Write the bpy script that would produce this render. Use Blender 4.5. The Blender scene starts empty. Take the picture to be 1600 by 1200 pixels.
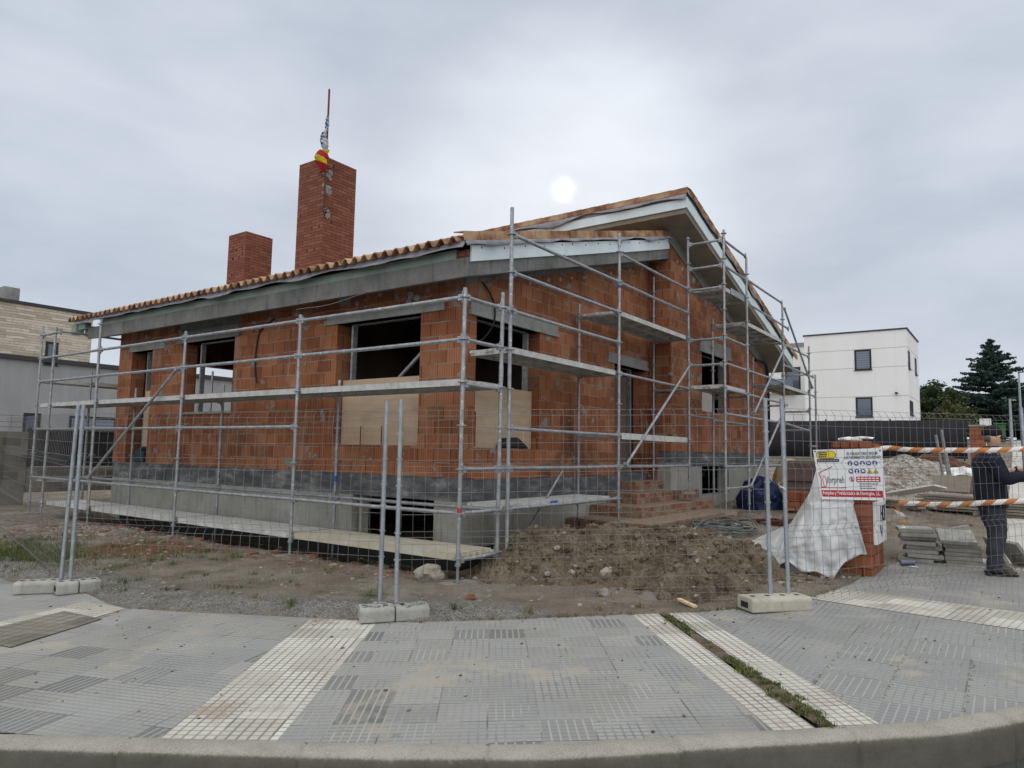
import bpy, bmesh, math, random
from mathutils import Vector, Matrix, noise as mn
R = math.radians
random.seed(7)
S = bpy.context.scene
COL = S.collection

# ------------------------------------------------------------------ camera
cam_d = bpy.data.cameras.new('camera'); cam = bpy.data.objects.new('camera', cam_d); COL.objects.link(cam)
_r = Vector((0.58092018, -0.81375909, 0.01810754)); _u = Vector((-0.08819104, -0.04081074, 0.99526721)); _f = Vector((0.80916876, 0.57976774, 0.09547404))
M_ = Matrix.Identity(4)
for i in range(3):
    M_[i][0], M_[i][1], M_[i][2] = _r[i], _u[i], -_f[i]
M_[0][3], M_[1][3], M_[2][3] = -6.23618875, -5.16925061, 1.48678732
cam.matrix_world = M_
cam_d.sensor_width = 36; cam_d.lens = 1097.79 / 1600 * 36; cam_d.clip_start = .05; cam_d.clip_end = 2000
S.camera = cam
CAM = Vector((-6.23618875, -5.16925061, 1.48678732))

# ------------------------------------------------------------------ light
SUN = Vector((0.8273, 0.5093, 0.3697)).normalized()
S.view_settings.view_transform = 'Standard'; S.view_settings.look = 'None'
S.view_settings.exposure = 0.28; S.view_settings.gamma = 1
W = bpy.data.worlds.new('World'); S.world = W; W.use_nodes = True
def world():
    nt = W.node_tree; nt.nodes.clear(); L = nt.links
    def N(t, **k):
        n = nt.nodes.new(t)
        for a, b in k.items(): setattr(n, a, b)
        return n
    def math_(op, a, b=None, c=None, clamp=False):
        n = N('ShaderNodeMath', operation=op, use_clamp=clamp)
        for i, x in enumerate((a, b, c)):
            if x is None: continue
            if isinstance(x, (int, float)): n.inputs[i].default_value = x
            else: L.new(x, n.inputs[i])
        return n.outputs[0]
    tc = N('ShaderNodeTexCoord')
    nor = N('ShaderNodeVectorMath', operation='NORMALIZE'); L.new(tc.outputs['Generated'], nor.inputs[0])
    sky = N('ShaderNodeTexSky', sky_type='NISHITA'); sky.sun_disc = False
    sky.sun_elevation = math.asin(SUN.z); sky.sun_rotation = math.atan2(SUN.x, SUN.y)
    mp = N('ShaderNodeMapping'); mp.inputs['Scale'].default_value = (1.0, 1.0, 2.6); L.new(nor.outputs[0], mp.inputs['Vector'])
    n1 = N('ShaderNodeTexNoise'); n1.inputs['Scale'].default_value = 2.9; n1.inputs['Detail'].default_value = 6; n1.inputs['Roughness'].default_value = .48; n1.inputs['Distortion'].default_value = .15
    L.new(mp.outputs[0], n1.inputs['Vector'])
    rp = N('ShaderNodeValToRGB'); L.new(n1.outputs['Fac'], rp.inputs['Fac'])
    e = rp.color_ramp.elements; e[0].position = .34; e[0].color = (4.0, 4.5, 5.3, 1); e[1].position = .66; e[1].color = (5.45, 5.9, 6.6, 1)
    sep = N('ShaderNodeSeparateXYZ'); L.new(nor.outputs[0], sep.inputs[0])
    # an overcast sky is brightest overhead and low near the horizon
    up = N('ShaderNodeMapRange'); up.inputs['From Min'].default_value = .62; up.inputs['From Max'].default_value = .95; up.inputs['To Min'].default_value = 1; up.inputs['To Max'].default_value = 2.6
    L.new(sep.outputs['Z'], up.inputs['Value'])
    dt = N('ShaderNodeVectorMath', operation='DOT_PRODUCT'); L.new(nor.outputs[0], dt.inputs[0]); dt.inputs[1].default_value = SUN
    # brighter cloud deck away from the camera's view (behind it)
    bk = N('ShaderNodeMapRange'); bk.inputs['From Min'].default_value = .2; bk.inputs['From Max'].default_value = -.6; bk.inputs['To Min'].default_value = 1; bk.inputs['To Max'].default_value = 2.2
    L.new(dt.outputs['Value'], bk.inputs['Value'])
    n2 = N('ShaderNodeTexNoise'); n2.inputs['Scale'].default_value = 34; n2.inputs['Detail'].default_value = 3; L.new(nor.outputs[0], n2.inputs['Vector'])
    wob = math_('MULTIPLY_ADD', n2.outputs['Fac'], .0003, -.00016)
    d2 = math_('ADD', dt.outputs['Value'], wob)
    g1 = N('ShaderNodeMapRange', interpolation_type='LINEAR'); L.new(d2, g1.inputs['Value'])
    g1.inputs['From Min'].default_value = math.cos(R(2.0)); g1.inputs['From Max'].default_value = 1.0
    g1p = math_('MULTIPLY', math_('POWER', g1.outputs[0], 6.5), 4.6)
    g2 = N('ShaderNodeMapRange', interpolation_type='SMOOTHERSTEP'); L.new(dt.outputs['Value'], g2.inputs['Value'])
    g2.inputs['From Min'].default_value = math.cos(R(19)); g2.inputs['From Max'].default_value = 1; g2.inputs['To Max'].default_value = 1.0
    g3 = math_('POWER', g2.outputs[0], 2.2); g3 = math_('MULTIPLY', g3, 1.25)
    gl = math_('ADD', g1p, g3)
    f = math_('MULTIPLY', up.outputs[0], bk.outputs[0])
    sc = N('ShaderNodeVectorMath', operation='SCALE'); L.new(rp.outputs[0], sc.inputs[0]); L.new(f, sc.inputs['Scale'])
    wm = N('ShaderNodeMix', data_type='RGBA', blend_type='MULTIPLY'); wf = N('ShaderNodeMapRange'); L.new(f, wf.inputs['Value']); wf.inputs['From Min'].default_value = 1.05; wf.inputs['From Max'].default_value = 1.9
    L.new(wf.outputs[0], wm.inputs[0]); L.new(sc.outputs[0], wm.inputs[6]); wm.inputs[7].default_value = (1.08, 1.0, .88, 1)
    cb = N('ShaderNodeCombineXYZ'); L.new(gl, cb.inputs[0]); L.new(gl, cb.inputs[1]); L.new(gl, cb.inputs[2])
    ad = N('ShaderNodeVectorMath', operation='ADD'); L.new(wm.outputs[2], ad.inputs[0]); L.new(cb.outputs[0], ad.inputs[1])
    mx = N('ShaderNodeMix', data_type='RGBA'); mx.inputs[0].default_value = .95
    L.new(sky.outputs[0], mx.inputs[6]); L.new(ad.outputs[0], mx.inputs[7])
    bg = N('ShaderNodeBackground'); bg.inputs['Strength'].default_value = .1; L.new(mx.outputs[2], bg.inputs['Color'])
    out = N('ShaderNodeOutputWorld'); L.new(bg.outputs[0], out.inputs['Surface'])
world()
sd = bpy.data.lights.new('sun', 'SUN'); sd.energy = .8; sd.angle = R(12); sd.color = (1, .95, .88)
sun = bpy.data.objects.new('sun', sd); COL.objects.link(sun); sun.rotation_euler = SUN.to_track_quat('Z', 'Y').to_euler()
S.cycles.max_bounces = 6; S.cycles.transparent_max_bounces = 6

# ------------------------------------------------------------------ materials
class G:
    """small node-graph helper"""
    def __init__(s, name, rough=.9, metal=0, spec=.3):
        s.m = bpy.data.materials.new(name); s.m.use_nodes = True; s.nt = s.m.node_tree
        s.b = s.nt.nodes['Principled BSDF']; s.b.inputs['Roughness'].default_value = rough; s.b.inputs['Metallic'].default_value = metal
        s.b.inputs['Specular IOR Level'].default_value = spec
        s._p = s._o = s._sep = None
    def N(s, t, **k):
        n = s.nt.nodes.new(t)
        for a, b in k.items(): setattr(n, a, b)
        return n
    def put(s, x, sock):
        if isinstance(x, (int, float)):
            sock.default_value = x
        elif isinstance(x, (tuple, list)):
            sock.default_value = (*x, 1) if (len(x) == 3 and sock.type == 'RGBA') else x
        elif x is not None: s.nt.links.new(x, sock)
    def math(s, op, a, b=None, c=None, clamp=False):
        n = s.N('ShaderNodeMath', operation=op, use_clamp=clamp)
        for i, x in enumerate((a, b, c)): s.put(x, n.inputs[i])
        return n.outputs[0]
    def P(s):
        if not s._p: s._p = s.N('ShaderNodeNewGeometry')
        return s._p.outputs['Position']
    def nrm(s):
        s.P(); return s._p.outputs['Normal']
    def O(s):
        if not s._o: s._o = s.N('ShaderNodeTexCoord')
        return s._o.outputs['Object']
    def sep(s, v):
        n = s.N('ShaderNodeSeparateXYZ'); s.put(v, n.inputs[0]); return n.outputs
    def com(s, x, y, z=0.0):
        n = s.N('ShaderNodeCombineXYZ'); s.put(x, n.inputs[0]); s.put(y, n.inputs[1]); s.put(z, n.inputs[2]); return n.outputs[0]
    def scale(s, v, xyz):
        n = s.N('ShaderNodeMapping'); s.put(v, n.inputs['Vector']); n.inputs['Scale'].default_value = xyz; return n.outputs[0]
    def noise(s, sc, det=4, rough=.55, v=None, dist=0):
        n = s.N('ShaderNodeTexNoise'); n.inputs['Scale'].default_value = sc; n.inputs['Detail'].default_value = det
        n.inputs['Roughness'].default_value = rough; n.inputs['Distortion'].default_value = dist
        s.put(v if v is not None else s.P(), n.inputs['Vector']); return n.outputs['Fac']
    def white(s, v):
        n = s.N('ShaderNodeTexWhiteNoise'); s.put(v, n.inputs['Vector']); return n.outputs['Value']
    def vor(s, sc, v=None, feature='F1', out='Distance'):
        n = s.N('ShaderNodeTexVoronoi', feature=feature); n.inputs['Scale'].default_value = sc; s.put(v if v is not None else s.P(), n.inputs['Vector']); return n.outputs[out]
    def ramp(s, f, stops, interp='LINEAR'):
        n = s.N('ShaderNodeValToRGB'); s.put(f, n.inputs['Fac']); cr = n.color_ramp; cr.interpolation = interp
        while len(cr.elements) < len(stops): cr.elements.new(.5)
        for e, (p, c) in zip(cr.elements, stops):
            e.position = p; e.color = (c, c, c, 1) if isinstance(c, (int, float)) else (*c, 1)
        return n.outputs[0]
    def step(s, x, a, b, lo=0.0, hi=1.0):
        n = s.N('ShaderNodeMapRange', interpolation_type='SMOOTHSTEP'); s.put(x, n.inputs['Value'])
        n.inputs['From Min'].default_value = a; n.inputs['From Max'].default_value = b; n.inputs['To Min'].default_value = lo; n.inputs['To Max'].default_value = hi
        return n.outputs[0]
    def mix(s, f, a, b, mode='MIX'):
        n = s.N('ShaderNodeMix', data_type='RGBA', blend_type=mode); s.put(f, n.inputs[0]); s.put(a, n.inputs[6]); s.put(b, n.inputs[7]); return n.outputs[2]
    def bump(s, h, st=.5, d=.01):
        n = s.N('ShaderNodeBump'); n.inputs['Strength'].default_value = st; n.inputs['Distance'].default_value = d; s.put(h, n.inputs['Height']); s.nt.links.new(n.outputs[0], s.b.inputs['Normal'])
    def col(s, c): s.put(c, s.b.inputs['Base Color']); return s
    def wall_uv(s):
        n = s.sep(s.nrm()); p = s.sep(s.P())
        isx = s.math('GREATER_THAN', s.math('ABSOLUTE', n[0]), .7); isz = s.math('GREATER_THAN', s.math('ABSOLUTE', n[2]), .75)
        u = s.math('ADD', s.math('MULTIPLY', p[1], isx), s.math('MULTIPLY', p[0], s.math('SUBTRACT', 1, isx)))
        v = s.math('ADD', s.math('MULTIPLY', p[1], isz), s.math('MULTIPLY', p[2], s.math('SUBTRACT', 1, isz)))
        return u, v

def simple(name, c, rough=.8, metal=0, var=.15, sc=8, spec=.3, bump=0, bsc=40):
    g = G(name, rough, metal, spec)
    n = g.noise(sc, 5, .6)
    a = tuple(x * (1 - var) for x in c); b = tuple(min(1, x * (1 + var)) for x in c)
    g.col(g.ramp(n, [(.3, a), (.7, b)]))
    if bump: g.bump(g.noise(bsc, 4), bump, .01)
    return g.m

def mat_block(name='hollow_brick'):
    g = G(name, .92, 0, .15); bw, bh = .30, .1955
    u, v = g.wall_uv()
    n0 = g.noise(3.1, 3); n1 = g.noise(37, 3)
    v = g.math('ADD', v, g.math('MULTIPLY_ADD', n0, .016, -.008)); v = g.math('ADD', v, g.math('MULTIPLY_ADD', n1, .005, -.0025))
    u = g.math('ADD', u, g.math('MULTIPLY_ADD', n1, .004, -.002))
    vr = g.math('DIVIDE', g.math('SUBTRACT', v, 1.118), bh); row = g.math('FLOOR', vr); fv = g.math('FRACT', vr)
    off = g.math('ADD', g.math('MULTIPLY', g.math('FLOORED_MODULO', row, 2), .5), g.math('MULTIPLY_ADD', g.white(g.com(row, 3.3)), .16, -.08))
    ur = g.math('ADD', g.math('DIVIDE', u, bw), off); colm = g.math('FLOOR', ur); fu = g.math('FRACT', ur)
    rnd = g.white(g.com(colm, row, 1.7)); rnd2 = g.white(g.com(colm, row, 9.1))
    base = g.ramp(rnd, [(0, (.215, .084, .042)), (.25, (.275, .108, .052)), (.7, (.325, .133, .064)), (1, (.39, .17, .088))])
    base = g.mix(g.step(g.noise(1.1, 5, .6), .42, .72, 0, .55), base, (.13, .042, .022))
    # vertical ribs of the fired clay
    rib = g.math('SINE', g.math('MULTIPLY', u, 2 * math.pi / .0425))
    base = g.mix(g.math('MULTIPLY', g.step(rib, .55, .98), .62), base, (.13, .04, .02))
    streak = g.noise(1, 4, .6, v=g.com(g.math('MULTIPLY', u, 26), g.math('MULTIPLY', v, 2.2), rnd))
    base = g.mix(g.step(streak, .52, .75, 0, .5), base, (.37, .17, .085))
    dv = g.math('MULTIPLY', g.math('MINIMUM', fv, g.math('SUBTRACT', 1, fv)), bh)
    du = g.math('MULTIPLY', g.math('MINIMUM', fu, g.math('SUBTRACT', 1, fu)), bw)
    patch = g.noise(2.3, 4, .6)
    # mortar bed joints: thin, broken, sometimes smeared
    wj = g.math('MULTIPLY_ADD', g.step(patch, .35, .62), .0055, .0016)
    hm = g.math('LESS_THAN', dv, wj)
    vm = g.math('LESS_THAN', du, .0048)
    blot = g.math('MULTIPLY', g.step(g.noise(3.6, 4, .6), .60, .63), g.math('GREATER_THAN', rnd2, .62))
    mort = g.ramp(g.noise(55, 3), [(.3, (.15, .14, .13)), (.7, (.30, .285, .265))])
    c = g.mix(vm, base, (.045, .02, .013))
    c = g.mix(hm, c, g.mix(g.step(patch, .34, .48), (.07, .035, .025), mort))
    c = g.mix(blot, c, mort)
    # soot-brown weathering stains with ragged edges
    c = g.mix(g.step(g.noise(1.7, 6, .7), .50, .70, 0, .38), c, (.36, .235, .155))
    wash = g.noise(1, 5, .6, v=g.com(g.math('MULTIPLY', u, 5), g.math('MULTIPLY', v, .55), 0.5)); c = g.mix(g.step(wash, .60, .72, 0, .4), c, (.33, .29, .25))
    st = g.noise(.55, 6, .65)
    c = g.mix(g.step(st, .56, .72, 0, .6), c, (.055, .03, .022))
    g.col(c)
    h = g.math('SUBTRACT', g.math('MULTIPLY', rib, .12), g.math('ADD', hm, vm))
    h = g.math('ADD', h, g.math('MULTIPLY', blot, .8)); g.bump(h, .55, .006)
    return g.m

def mat_brick(name, bw=.24, bh=.064, pal=None, mort=((.05, .025, .02), (.12, .07, .055)), jw=.0055):
    g = G(name, .92, 0, .15); u, v = g.wall_uv(); n1 = g.noise(25, 3)
    v = g.math('ADD', v, g.math('MULTIPLY_ADD', g.noise(4, 2), .010, -.005)); u = g.math('ADD', u, g.math('MULTIPLY_ADD', n1, .006, -.003))
    vr = g.math('DIVIDE', v, bh); row = g.math('FLOOR', vr); fv = g.math('FRACT', vr)
    ur = g.math('ADD', g.math('DIVIDE', u, bw), g.math('MULTIPLY', g.math('FLOORED_MODULO', row, 2), .5)); cl = g.math('FLOOR', ur); fu = g.math('FRACT', ur)
    rnd = g.white(g.com(cl, row, 2.2))
    pal = pal or [(0, (.175, .066, .044)), (.5, (.225, .084, .055)), (1, (.27, .112, .076))]
    c = g.ramp(rnd, pal); c = g.mix(g.step(g.noise(14, 4), .5, .8, 0, .5), c, (.15, .045, .03))
    dv = g.math('MULTIPLY', g.math('MINIMUM', fv, g.math('SUBTRACT', 1, fv)), bh); du = g.math('MULTIPLY', g.math('MINIMUM', fu, g.math('SUBTRACT', 1, fu)), bw)
    j = g.math('LESS_THAN', g.math('MINIMUM', dv, du), jw)
    c = g.mix(j, c, g.ramp(g.noise(9, 3), [(.3, mort[0]), (.7, mort[1])]))
    hole = g.math('MULTIPLY', g.math('GREATER_THAN', rnd, .965), g.math('LESS_THAN', du, .03))
    c = g.mix(hole, c, (.03, .015, .012))
    if name == 'step_brick':
        up = g.math('GREATER_THAN', g.sep(g.nrm())[2], .7); dn = g.noise(5, 5, .65)
        c = g.mix(g.math('MULTIPLY', g.math('MAXIMUM', g.math('MULTIPLY', up, .92), g.step(dn, .42, .62, 0, .8)), 1), c, g.ramp(g.noise(20, 4), [(.3, (.20, .15, .105)), (.7, (.31, .255, .19))]))
    g.col(c); g.bump(g.math('SUBTRACT', 0, j), .6, .006); return g.m

def mat_concrete(name, a, b, dirt=(.09, .085, .075), dk=.5, sc=2.2, streak=True, bump=.5):
    g = G(name, .93, 0, .2)
    c = g.ramp(g.noise(sc, 7, .62), [(.3, a), (.7, b)])
    c = g.mix(g.step(g.noise(22, 4, .7), .45, .8, 0, .35), c, tuple(x * .6 for x in a))
    if streak:
        s_ = g.noise(1, 5, .6, v=g.scale(g.P(), (9, 9, .9))); c = g.mix(g.step(s_, .52, .72, 0, dk), c, dirt)
    g.col(c); g.bump(g.math('ADD', g.noise(60, 4, .7), g.math('MULTIPLY', g.noise(7, 4), 1.5)), bump, .012); return g.m

def mat_plinth():
    g = G('painted_plinth', .85, 0, .25)
    n = g.noise(1, 6, .65, v=g.scale(g.P(), (2.2, 2.2, 6)))
    c = g.ramp(n, [(.30, (.052, .055, .060)), (.48, (.092, .096, .101)), (.58, (.15, .15, .148)), (.70, (.30, .29, .275))])
    c = g.mix(g.step(g.noise(26, 5, .7), .55, .8, 0, .5), c, (.22, .215, .2)); g.col(c); g.bump(g.noise(30, 5), .4, .01); return g.m

def mat_galv(name='galvanised_steel', a=(.235, .25, .265), b=(.41, .425, .44), spots=(.68, .68, .66)):
    g = G(name, .48, .55, .5)
    c = g.ramp(g.noise(9, 5, .6), [(.3, a), (.7, b)]); sp = g.noise(22, 4, .65, v=g.P())
    c = g.mix(g.step(sp, .60, .66, 0, .8), c, spots)
    c = g.mix(g.step(g.noise(5.3, 4, .7), .66, .74, 0, .55), c, (.15, .10, .07)); g.col(c)
    g.put(g.ramp(g.noise(14, 3), [(.3, .38), (.7, .62)]), g.b.inputs['Roughness']); return g.m

def mat_deck():
    g = G('deck_steel', .75, .08, .4); v = g.scale(g.P(), (1, 1, 1))
    c = g.ramp(g.noise(6, 6, .65, v=v), [(.3, (.36, .36, .35)), (.55, (.52, .515, .495)), (.75, (.64, .63, .60))])
    c = g.mix(g.step(g.noise(20, 4, .7), .58, .68, 0, .7), c, (.62, .61, .57))
    c = g.mix(g.step(g.noise(3, 4, .7), .60, .70, 0, .5), c, (.20, .17, .13)); g.col(c); g.bump(g.noise(40, 3), .3, .004); return g.m

def mat_decktan():
    g = G('walkway_board', .85, 0, .2); c = g.ramp(g.noise(1, 5, .6, v=g.scale(g.P(), (14, 1.6, 4))), [(.3, (.40, .36, .27)), (.7, (.52, .48, .38))]); c = g.mix(g.step(g.noise(5, 5, .65), .5, .66), c, (.50, .49, .45)); g.col(c); return g.m
def mat_ply(name, c=(.50, .36, .22)):
    g = G(name, .8, 0, .2); w = g.noise(1, 5, .6, v=g.scale(g.P(), (1.5, 1.5, 14)), dist=.6)
    k = g.ramp(w, [(.3, tuple(x * .86 for x in c)), (.7, tuple(x * 1.1 for x in c))])
    dr = g.noise(1, 3, .5, v=g.scale(g.P(), (16, 16, .7))); k = g.mix(g.step(dr, .68, .74, 0, .55), k, (.66, .60, .5))
    k = g.mix(g.step(g.noise(1.6, 5), .55, .75, 0, .4), k, tuple(x * .6 for x in c)); g.col(k); return g.m

def mat_tile(name='clay_roof_tile'):
    g = G(name, .85, 0, .2)
    n = g.noise(3.4, 2, .5); c = g.ramp(n, [(.34, (.17, .08, .042)), (.47, (.31, .17, .098)), (.6, (.44, .285, .17)), (.75, (.52, .37, .235))])
    c = g.mix(g.step(g.noise(40, 4, .7), .5, .8, 0, .3), c, (.25, .14, .08)); g.col(c); g.bump(g.noise(60, 3), .2, .004); return g.m

def mat_paving(name, pal, light, dark, tw=.30, nc=6, dirtc=(.36, .33, .27), lw=.0045, green=.0):
    g = G(name, .9, 0, .25); o = g.sep(g.O()); u, v = o[0], o[1]
    n1 = g.noise(20, 2); u = g.math('ADD', u, g.math('MULTIPLY_ADD', n1, .004, -.002)); v = g.math('ADD', v, g.math('MULTIPLY_ADD', n1, .004, -.002))
    cw = tw / nc
    tu, tv = g.math('DIVIDE', u, tw), g.math('DIVIDE', v, tw)
    cell = g.com(g.math('FLOOR', tu), g.math('FLOOR', tv), 4.0)
    r1, r2 = g.white(cell), g.white(g.com(g.math('FLOOR', tu), g.math('FLOOR', tv), 8.0))
    base = g.ramp(r1, pal)
    base = g.mix(g.step(g.noise(3, 5, .6), .42, .7, 0, .5), base, g.mix(.5, base, dirtc))
    base = g.mix(g.step(g.noise(90, 3, .7), .5, .9, 0, .3), base, (.16, .16, .16))
    def edge(x, w):
        f = g.math('FRACT', g.math('DIVIDE', x, w)); return g.math('MULTIPLY', g.math('MINIMUM', f, g.math('SUBTRACT', 1, f)), w)
    eu, ev = edge(u, cw), edge(v, cw)
    wear = g.ramp(g.noise(2.1, 4, .6), [(.38, .0), (.62, 1.0)])
    gu = g.step(eu, lw * .6, lw * 1.5, 1, 0); gv = g.step(ev, lw * .6, lw * 1.5, 1, 0)
    ju = g.step(edge(u, tw), .003, .006, 1, 0); jv = g.step(edge(v, tw), .003, .006, 1, 0)
    c = g.mix(g.math('MULTIPLY', gv, g.math('MULTIPLY_ADD', r2, .35, .25)), base, dark)
    c = g.mix(g.math('MULTIPLY', gu, g.math('MULTIPLY_ADD', r2, .45, .22)), c, dark)
    c = g.mix(g.math('MULTIPLY', gv, g.math('MAXIMUM', g.math('MULTIPLY', g.math('MULTIPLY_ADD', r2, .75, .15), wear), g.math('MULTIPLY', g.math('LESS_THAN', r1, .15), .7))), c, light)
    jd = g.noise(2.7, 3, .6)
    jc = g.mix(g.step(jd, .45, .6), (.09, .085, .075), (.36, .33, .28))
    if green: jc = g.mix(g.step(g.noise(1.7, 4, .6), .5, .62, 0, green), jc, (.045, .06, .02))
    c = g.mix(g.math('MULTIPLY', g.math('MAXIMUM', ju, jv), g.step(g.noise(1.9, 4, .6), .40, .62, .12, .8)), c, jc)
    c = g.mix(g.math('MULTIPLY', g.step(g.noise(1.3, 6, .7), .55, .66), .7), c, dirtc)
    c = g.mix(g.step(g.noise(.55, 6, .65), .45, .68, 0, .42), c, g.mix(.6, c, (.13, .118, .095)))
    c = g.mix(g.step(g.noise(7, 5, .75), .60, .72, 0, .5), c, (.13, .12, .10)); c = g.mix(g.step(g.noise(4, 6, .7), .66, .70, 0, .75), c, (.33, .285, .215))
    c = g.mix(g.step(g.vor(11), .0, .045, .7, 0), c, (.06, .055, .045))
    g.col(c)
    hh = g.math('MAXIMUM', gu, gv); hh = g.math('SUBTRACT', g.math('MULTIPLY', g.noise(120, 3), .25), hh); g.bump(hh, .45, .004); return g.m

def mat_ground():
    g = G('earth', .98, 0, .1); p = g.sep(g.P())
    n = g.noise(1.3, 7, .65)
    c = g.ramp(n, [(.3, (.165, .135, .10)), (.5, (.26, .222, .172)), (.68, (.355, .322, .268))])
    # grey gravel bank, laid along the paving
    at_ = g.N('ShaderNodeAttribute', attribute_name='gravel').outputs['Fac']
    gr = g.ramp(g.math('ADD', g.math('MULTIPLY', g.vor(75, out='Color'), .5), g.math('MULTIPLY', g.noise(9, 5, .7), .5)), [(.3, (.13, .122, .108)), (.5, (.24, .23, .21)), (.7, (.37, .355, .33))])
    k = g.step(g.math('ADD', at_, g.math('MULTIPLY_ADD', g.noise(2.2, 5, .65), 1.5, -.78)), .35, .75)
    c = g.mix(k, c, gr)
    red = g.N('ShaderNodeAttribute', attribute_name='redsoil').outputs['Fac']
    rk = g.math('MULTIPLY', g.step(g.math('ADD', red, g.math('MULTIPLY_ADD', g.noise(5, 5, .7), 1.2, -.6)), .4, .75), .85)
    c = g.mix(rk, c, g.ramp(g.vor(60, out='Color'), [(.2, (.10, .05, .03)), (.6, (.22, .10, .055)), (.9, (.34, .2, .13))]))
    plank_shade = g.N('ShaderNodeAttribute', attribute_name='trench').outputs['Fac']
    c = g.mix(g.math('MULTIPLY', plank_shade, .75), c, (.055, .038, .026))  # shadow under the planks, painted dark into the trench soil
    # thin moss and weeds spreading in patches
    far = g.step(g.noise(.9, 6, .6), .55, .66, 0, .65); gn = g.N('ShaderNodeAttribute', attribute_name='weeds').outputs['Fac']
    c = g.mix(g.math('MULTIPLY', far, gn), c, g.ramp(g.noise(50, 3), [(.3, (.035, .05, .018)), (.7, (.10, .12, .045))]))
    c = g.mix(g.step(g.noise(70, 4, .7), .55, .75, 0, .5), c, (.33, .31, .27))
    c = g.mix(g.step(g.noise(45, 4, .7), .60, .7, 0, .6), c, (.055, .04, .028))
    g.col(c); g.bump(g.math('ADD', g.noise(45, 6, .75), g.math('MULTIPLY', g.vor(50), 1.2)), .9, .03); return g.m

def mat_mound():
    g = G('dug_earth', .98, 0, .1)
    n = g.noise(3, 8, .7); c = g.ramp(n, [(.3, (.10, .072, .048)), (.46, (.215, .168, .115)), (.62, (.31, .252, .182)), (.75, (.44, .38, .29))])
    c = g.mix(g.step(g.noise(60, 4, .7), .57, .72, 0, .8), c, (.32, .28, .21)); c = g.mix(g.step(g.noise(26, 5, .7), .58, .7, 0, .7), c, (.045, .032, .022))
    c = g.mix(g.step(g.vor(26), .0, .10, .5, 0), c, (.36, .33, .27)); g.col(c)
    g.bump(g.math('ADD', g.noise(35, 7, .8), g.math('MULTIPLY', g.vor(30), 1.0)), 1, .05); return g.m

def mat_leaf(name, stops, rough=.8):
    g = G(name, rough, 0, .2); c = g.ramp(g.noise(1.8, 4, .7), stops); g.col(c); return g.m

def mat_stone():
    g = G('stacked_stone_cladding', .9, 0, .2); u, v = g.wall_uv()
    v = g.math('ADD', v, g.math('MULTIPLY_ADD', g.noise(1.4, 3), .12, -.06)); vr = g.math('DIVIDE', v, .11); row = g.math('FLOOR', vr); fv = g.math('FRACT', vr)
    ur = g.math('ADD', g.math('DIVIDE', u, .62), g.math('MULTIPLY', g.white(g.com(row, 5)), 7)); cl = g.math('FLOOR', ur); fu = g.math('FRACT', ur)
    c = g.ramp(g.white(g.com(cl, row, 1)), [(0, (.40, .35, .275)), (.5, (.54, .485, .395)), (1, (.66, .60, .51))])
    j = g.math('LESS_THAN', g.math('MINIMUM', fv, g.math('SUBTRACT', 1, fv)), .1); c = g.mix(g.math('MULTIPLY', j, .6), c, (.14, .115, .085))
    c = g.mix(g.step(g.noise(8, 4), .5, .7, 0, .4), c, (.25, .2, .14)); g.col(c); return g.m

def mat_render(name, a, b, sc=1.5, stain=0):
    g = G(name, .9, 0, .2); n = g.noise(1, 6, .65, v=g.scale(g.P(), (sc, sc, sc * .35))); c = g.ramp(n, [(.3, a), (.7, b)])
    if stain: c = g.mix(g.step(g.noise(1, 5, .6, v=g.scale(g.P(), (2.2, 2.2, .16))), .5, .72, 0, stain), c, tuple(x * .62 for x in a))
    g.col(c); g.bump(g.noise(70, 3), .15, .005); return g.m

def mat_sheet():
    g = G('plastic_sheet', .35, 0, .5); n = g.noise(3, 5, .6)
    c = g.ramp(n, [(.3, (.74, .75, .76)), (.7, (.86, .87, .88))]); c = g.mix(g.step(g.noise(1.6, 5), .54, .72, 0, .45), c, (.46, .42, .34)); g.col(c); g.bump(g.noise(9, 5, .6, dist=1.6), .55, .03)
    tl = g.N('ShaderNodeBsdfTranslucent'); g.put(c, tl.inputs['Color']); tp = g.N('ShaderNodeBsdfTransparent'); m1 = g.N('ShaderNodeMixShader'); m1.inputs[0].default_value = .35; m2 = g.N('ShaderNodeMixShader'); m2.inputs[0].default_value = .10
    L = g.nt.links; out = [x for x in g.nt.nodes if x.type == 'OUTPUT_MATERIAL'][0]; L.new(g.b.outputs[0], m1.inputs[1]); L.new(tl.outputs[0], m1.inputs[2]); L.new(m1.outputs[0], m2.inputs[1]); L.new(tp.outputs[0], m2.inputs[2]); L.new(m2.outputs[0], out.inputs['Surface'])
    return g.m

def mat_blockwall():
    g = G('concrete_block_wall', .95, 0, .1); u, v = g.wall_uv(); vr = g.math('DIVIDE', v, .2); row = g.math('FLOOR', vr); fv = g.math('FRACT', vr)
    ur = g.math('ADD', g.math('DIVIDE', u, .4), g.math('MULTIPLY', g.math('FLOORED_MODULO', row, 2), .5)); fu = g.math('FRACT', ur)
    c = g.ramp(g.white(g.com(g.math('FLOOR', ur), row, 2)), [(0, (.11, .103, .09)), (1, (.19, .178, .152))]); c = g.mix(g.step(g.noise(3, 5), .5, .7, 0, .5), c, (.06, .055, .045))
    j = g.math('MAXIMUM', g.math('LESS_THAN', fv, .06), g.math('LESS_THAN', fu, .03)); c = g.mix(g.math('MULTIPLY', j, .6), c, (.22, .21, .19))
    c = g.mix(g.step(g.noise(2.3, 3, .6), .66, .70, 0, .7), c, (.35, .34, .31)); g.col(c); return g.m

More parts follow.
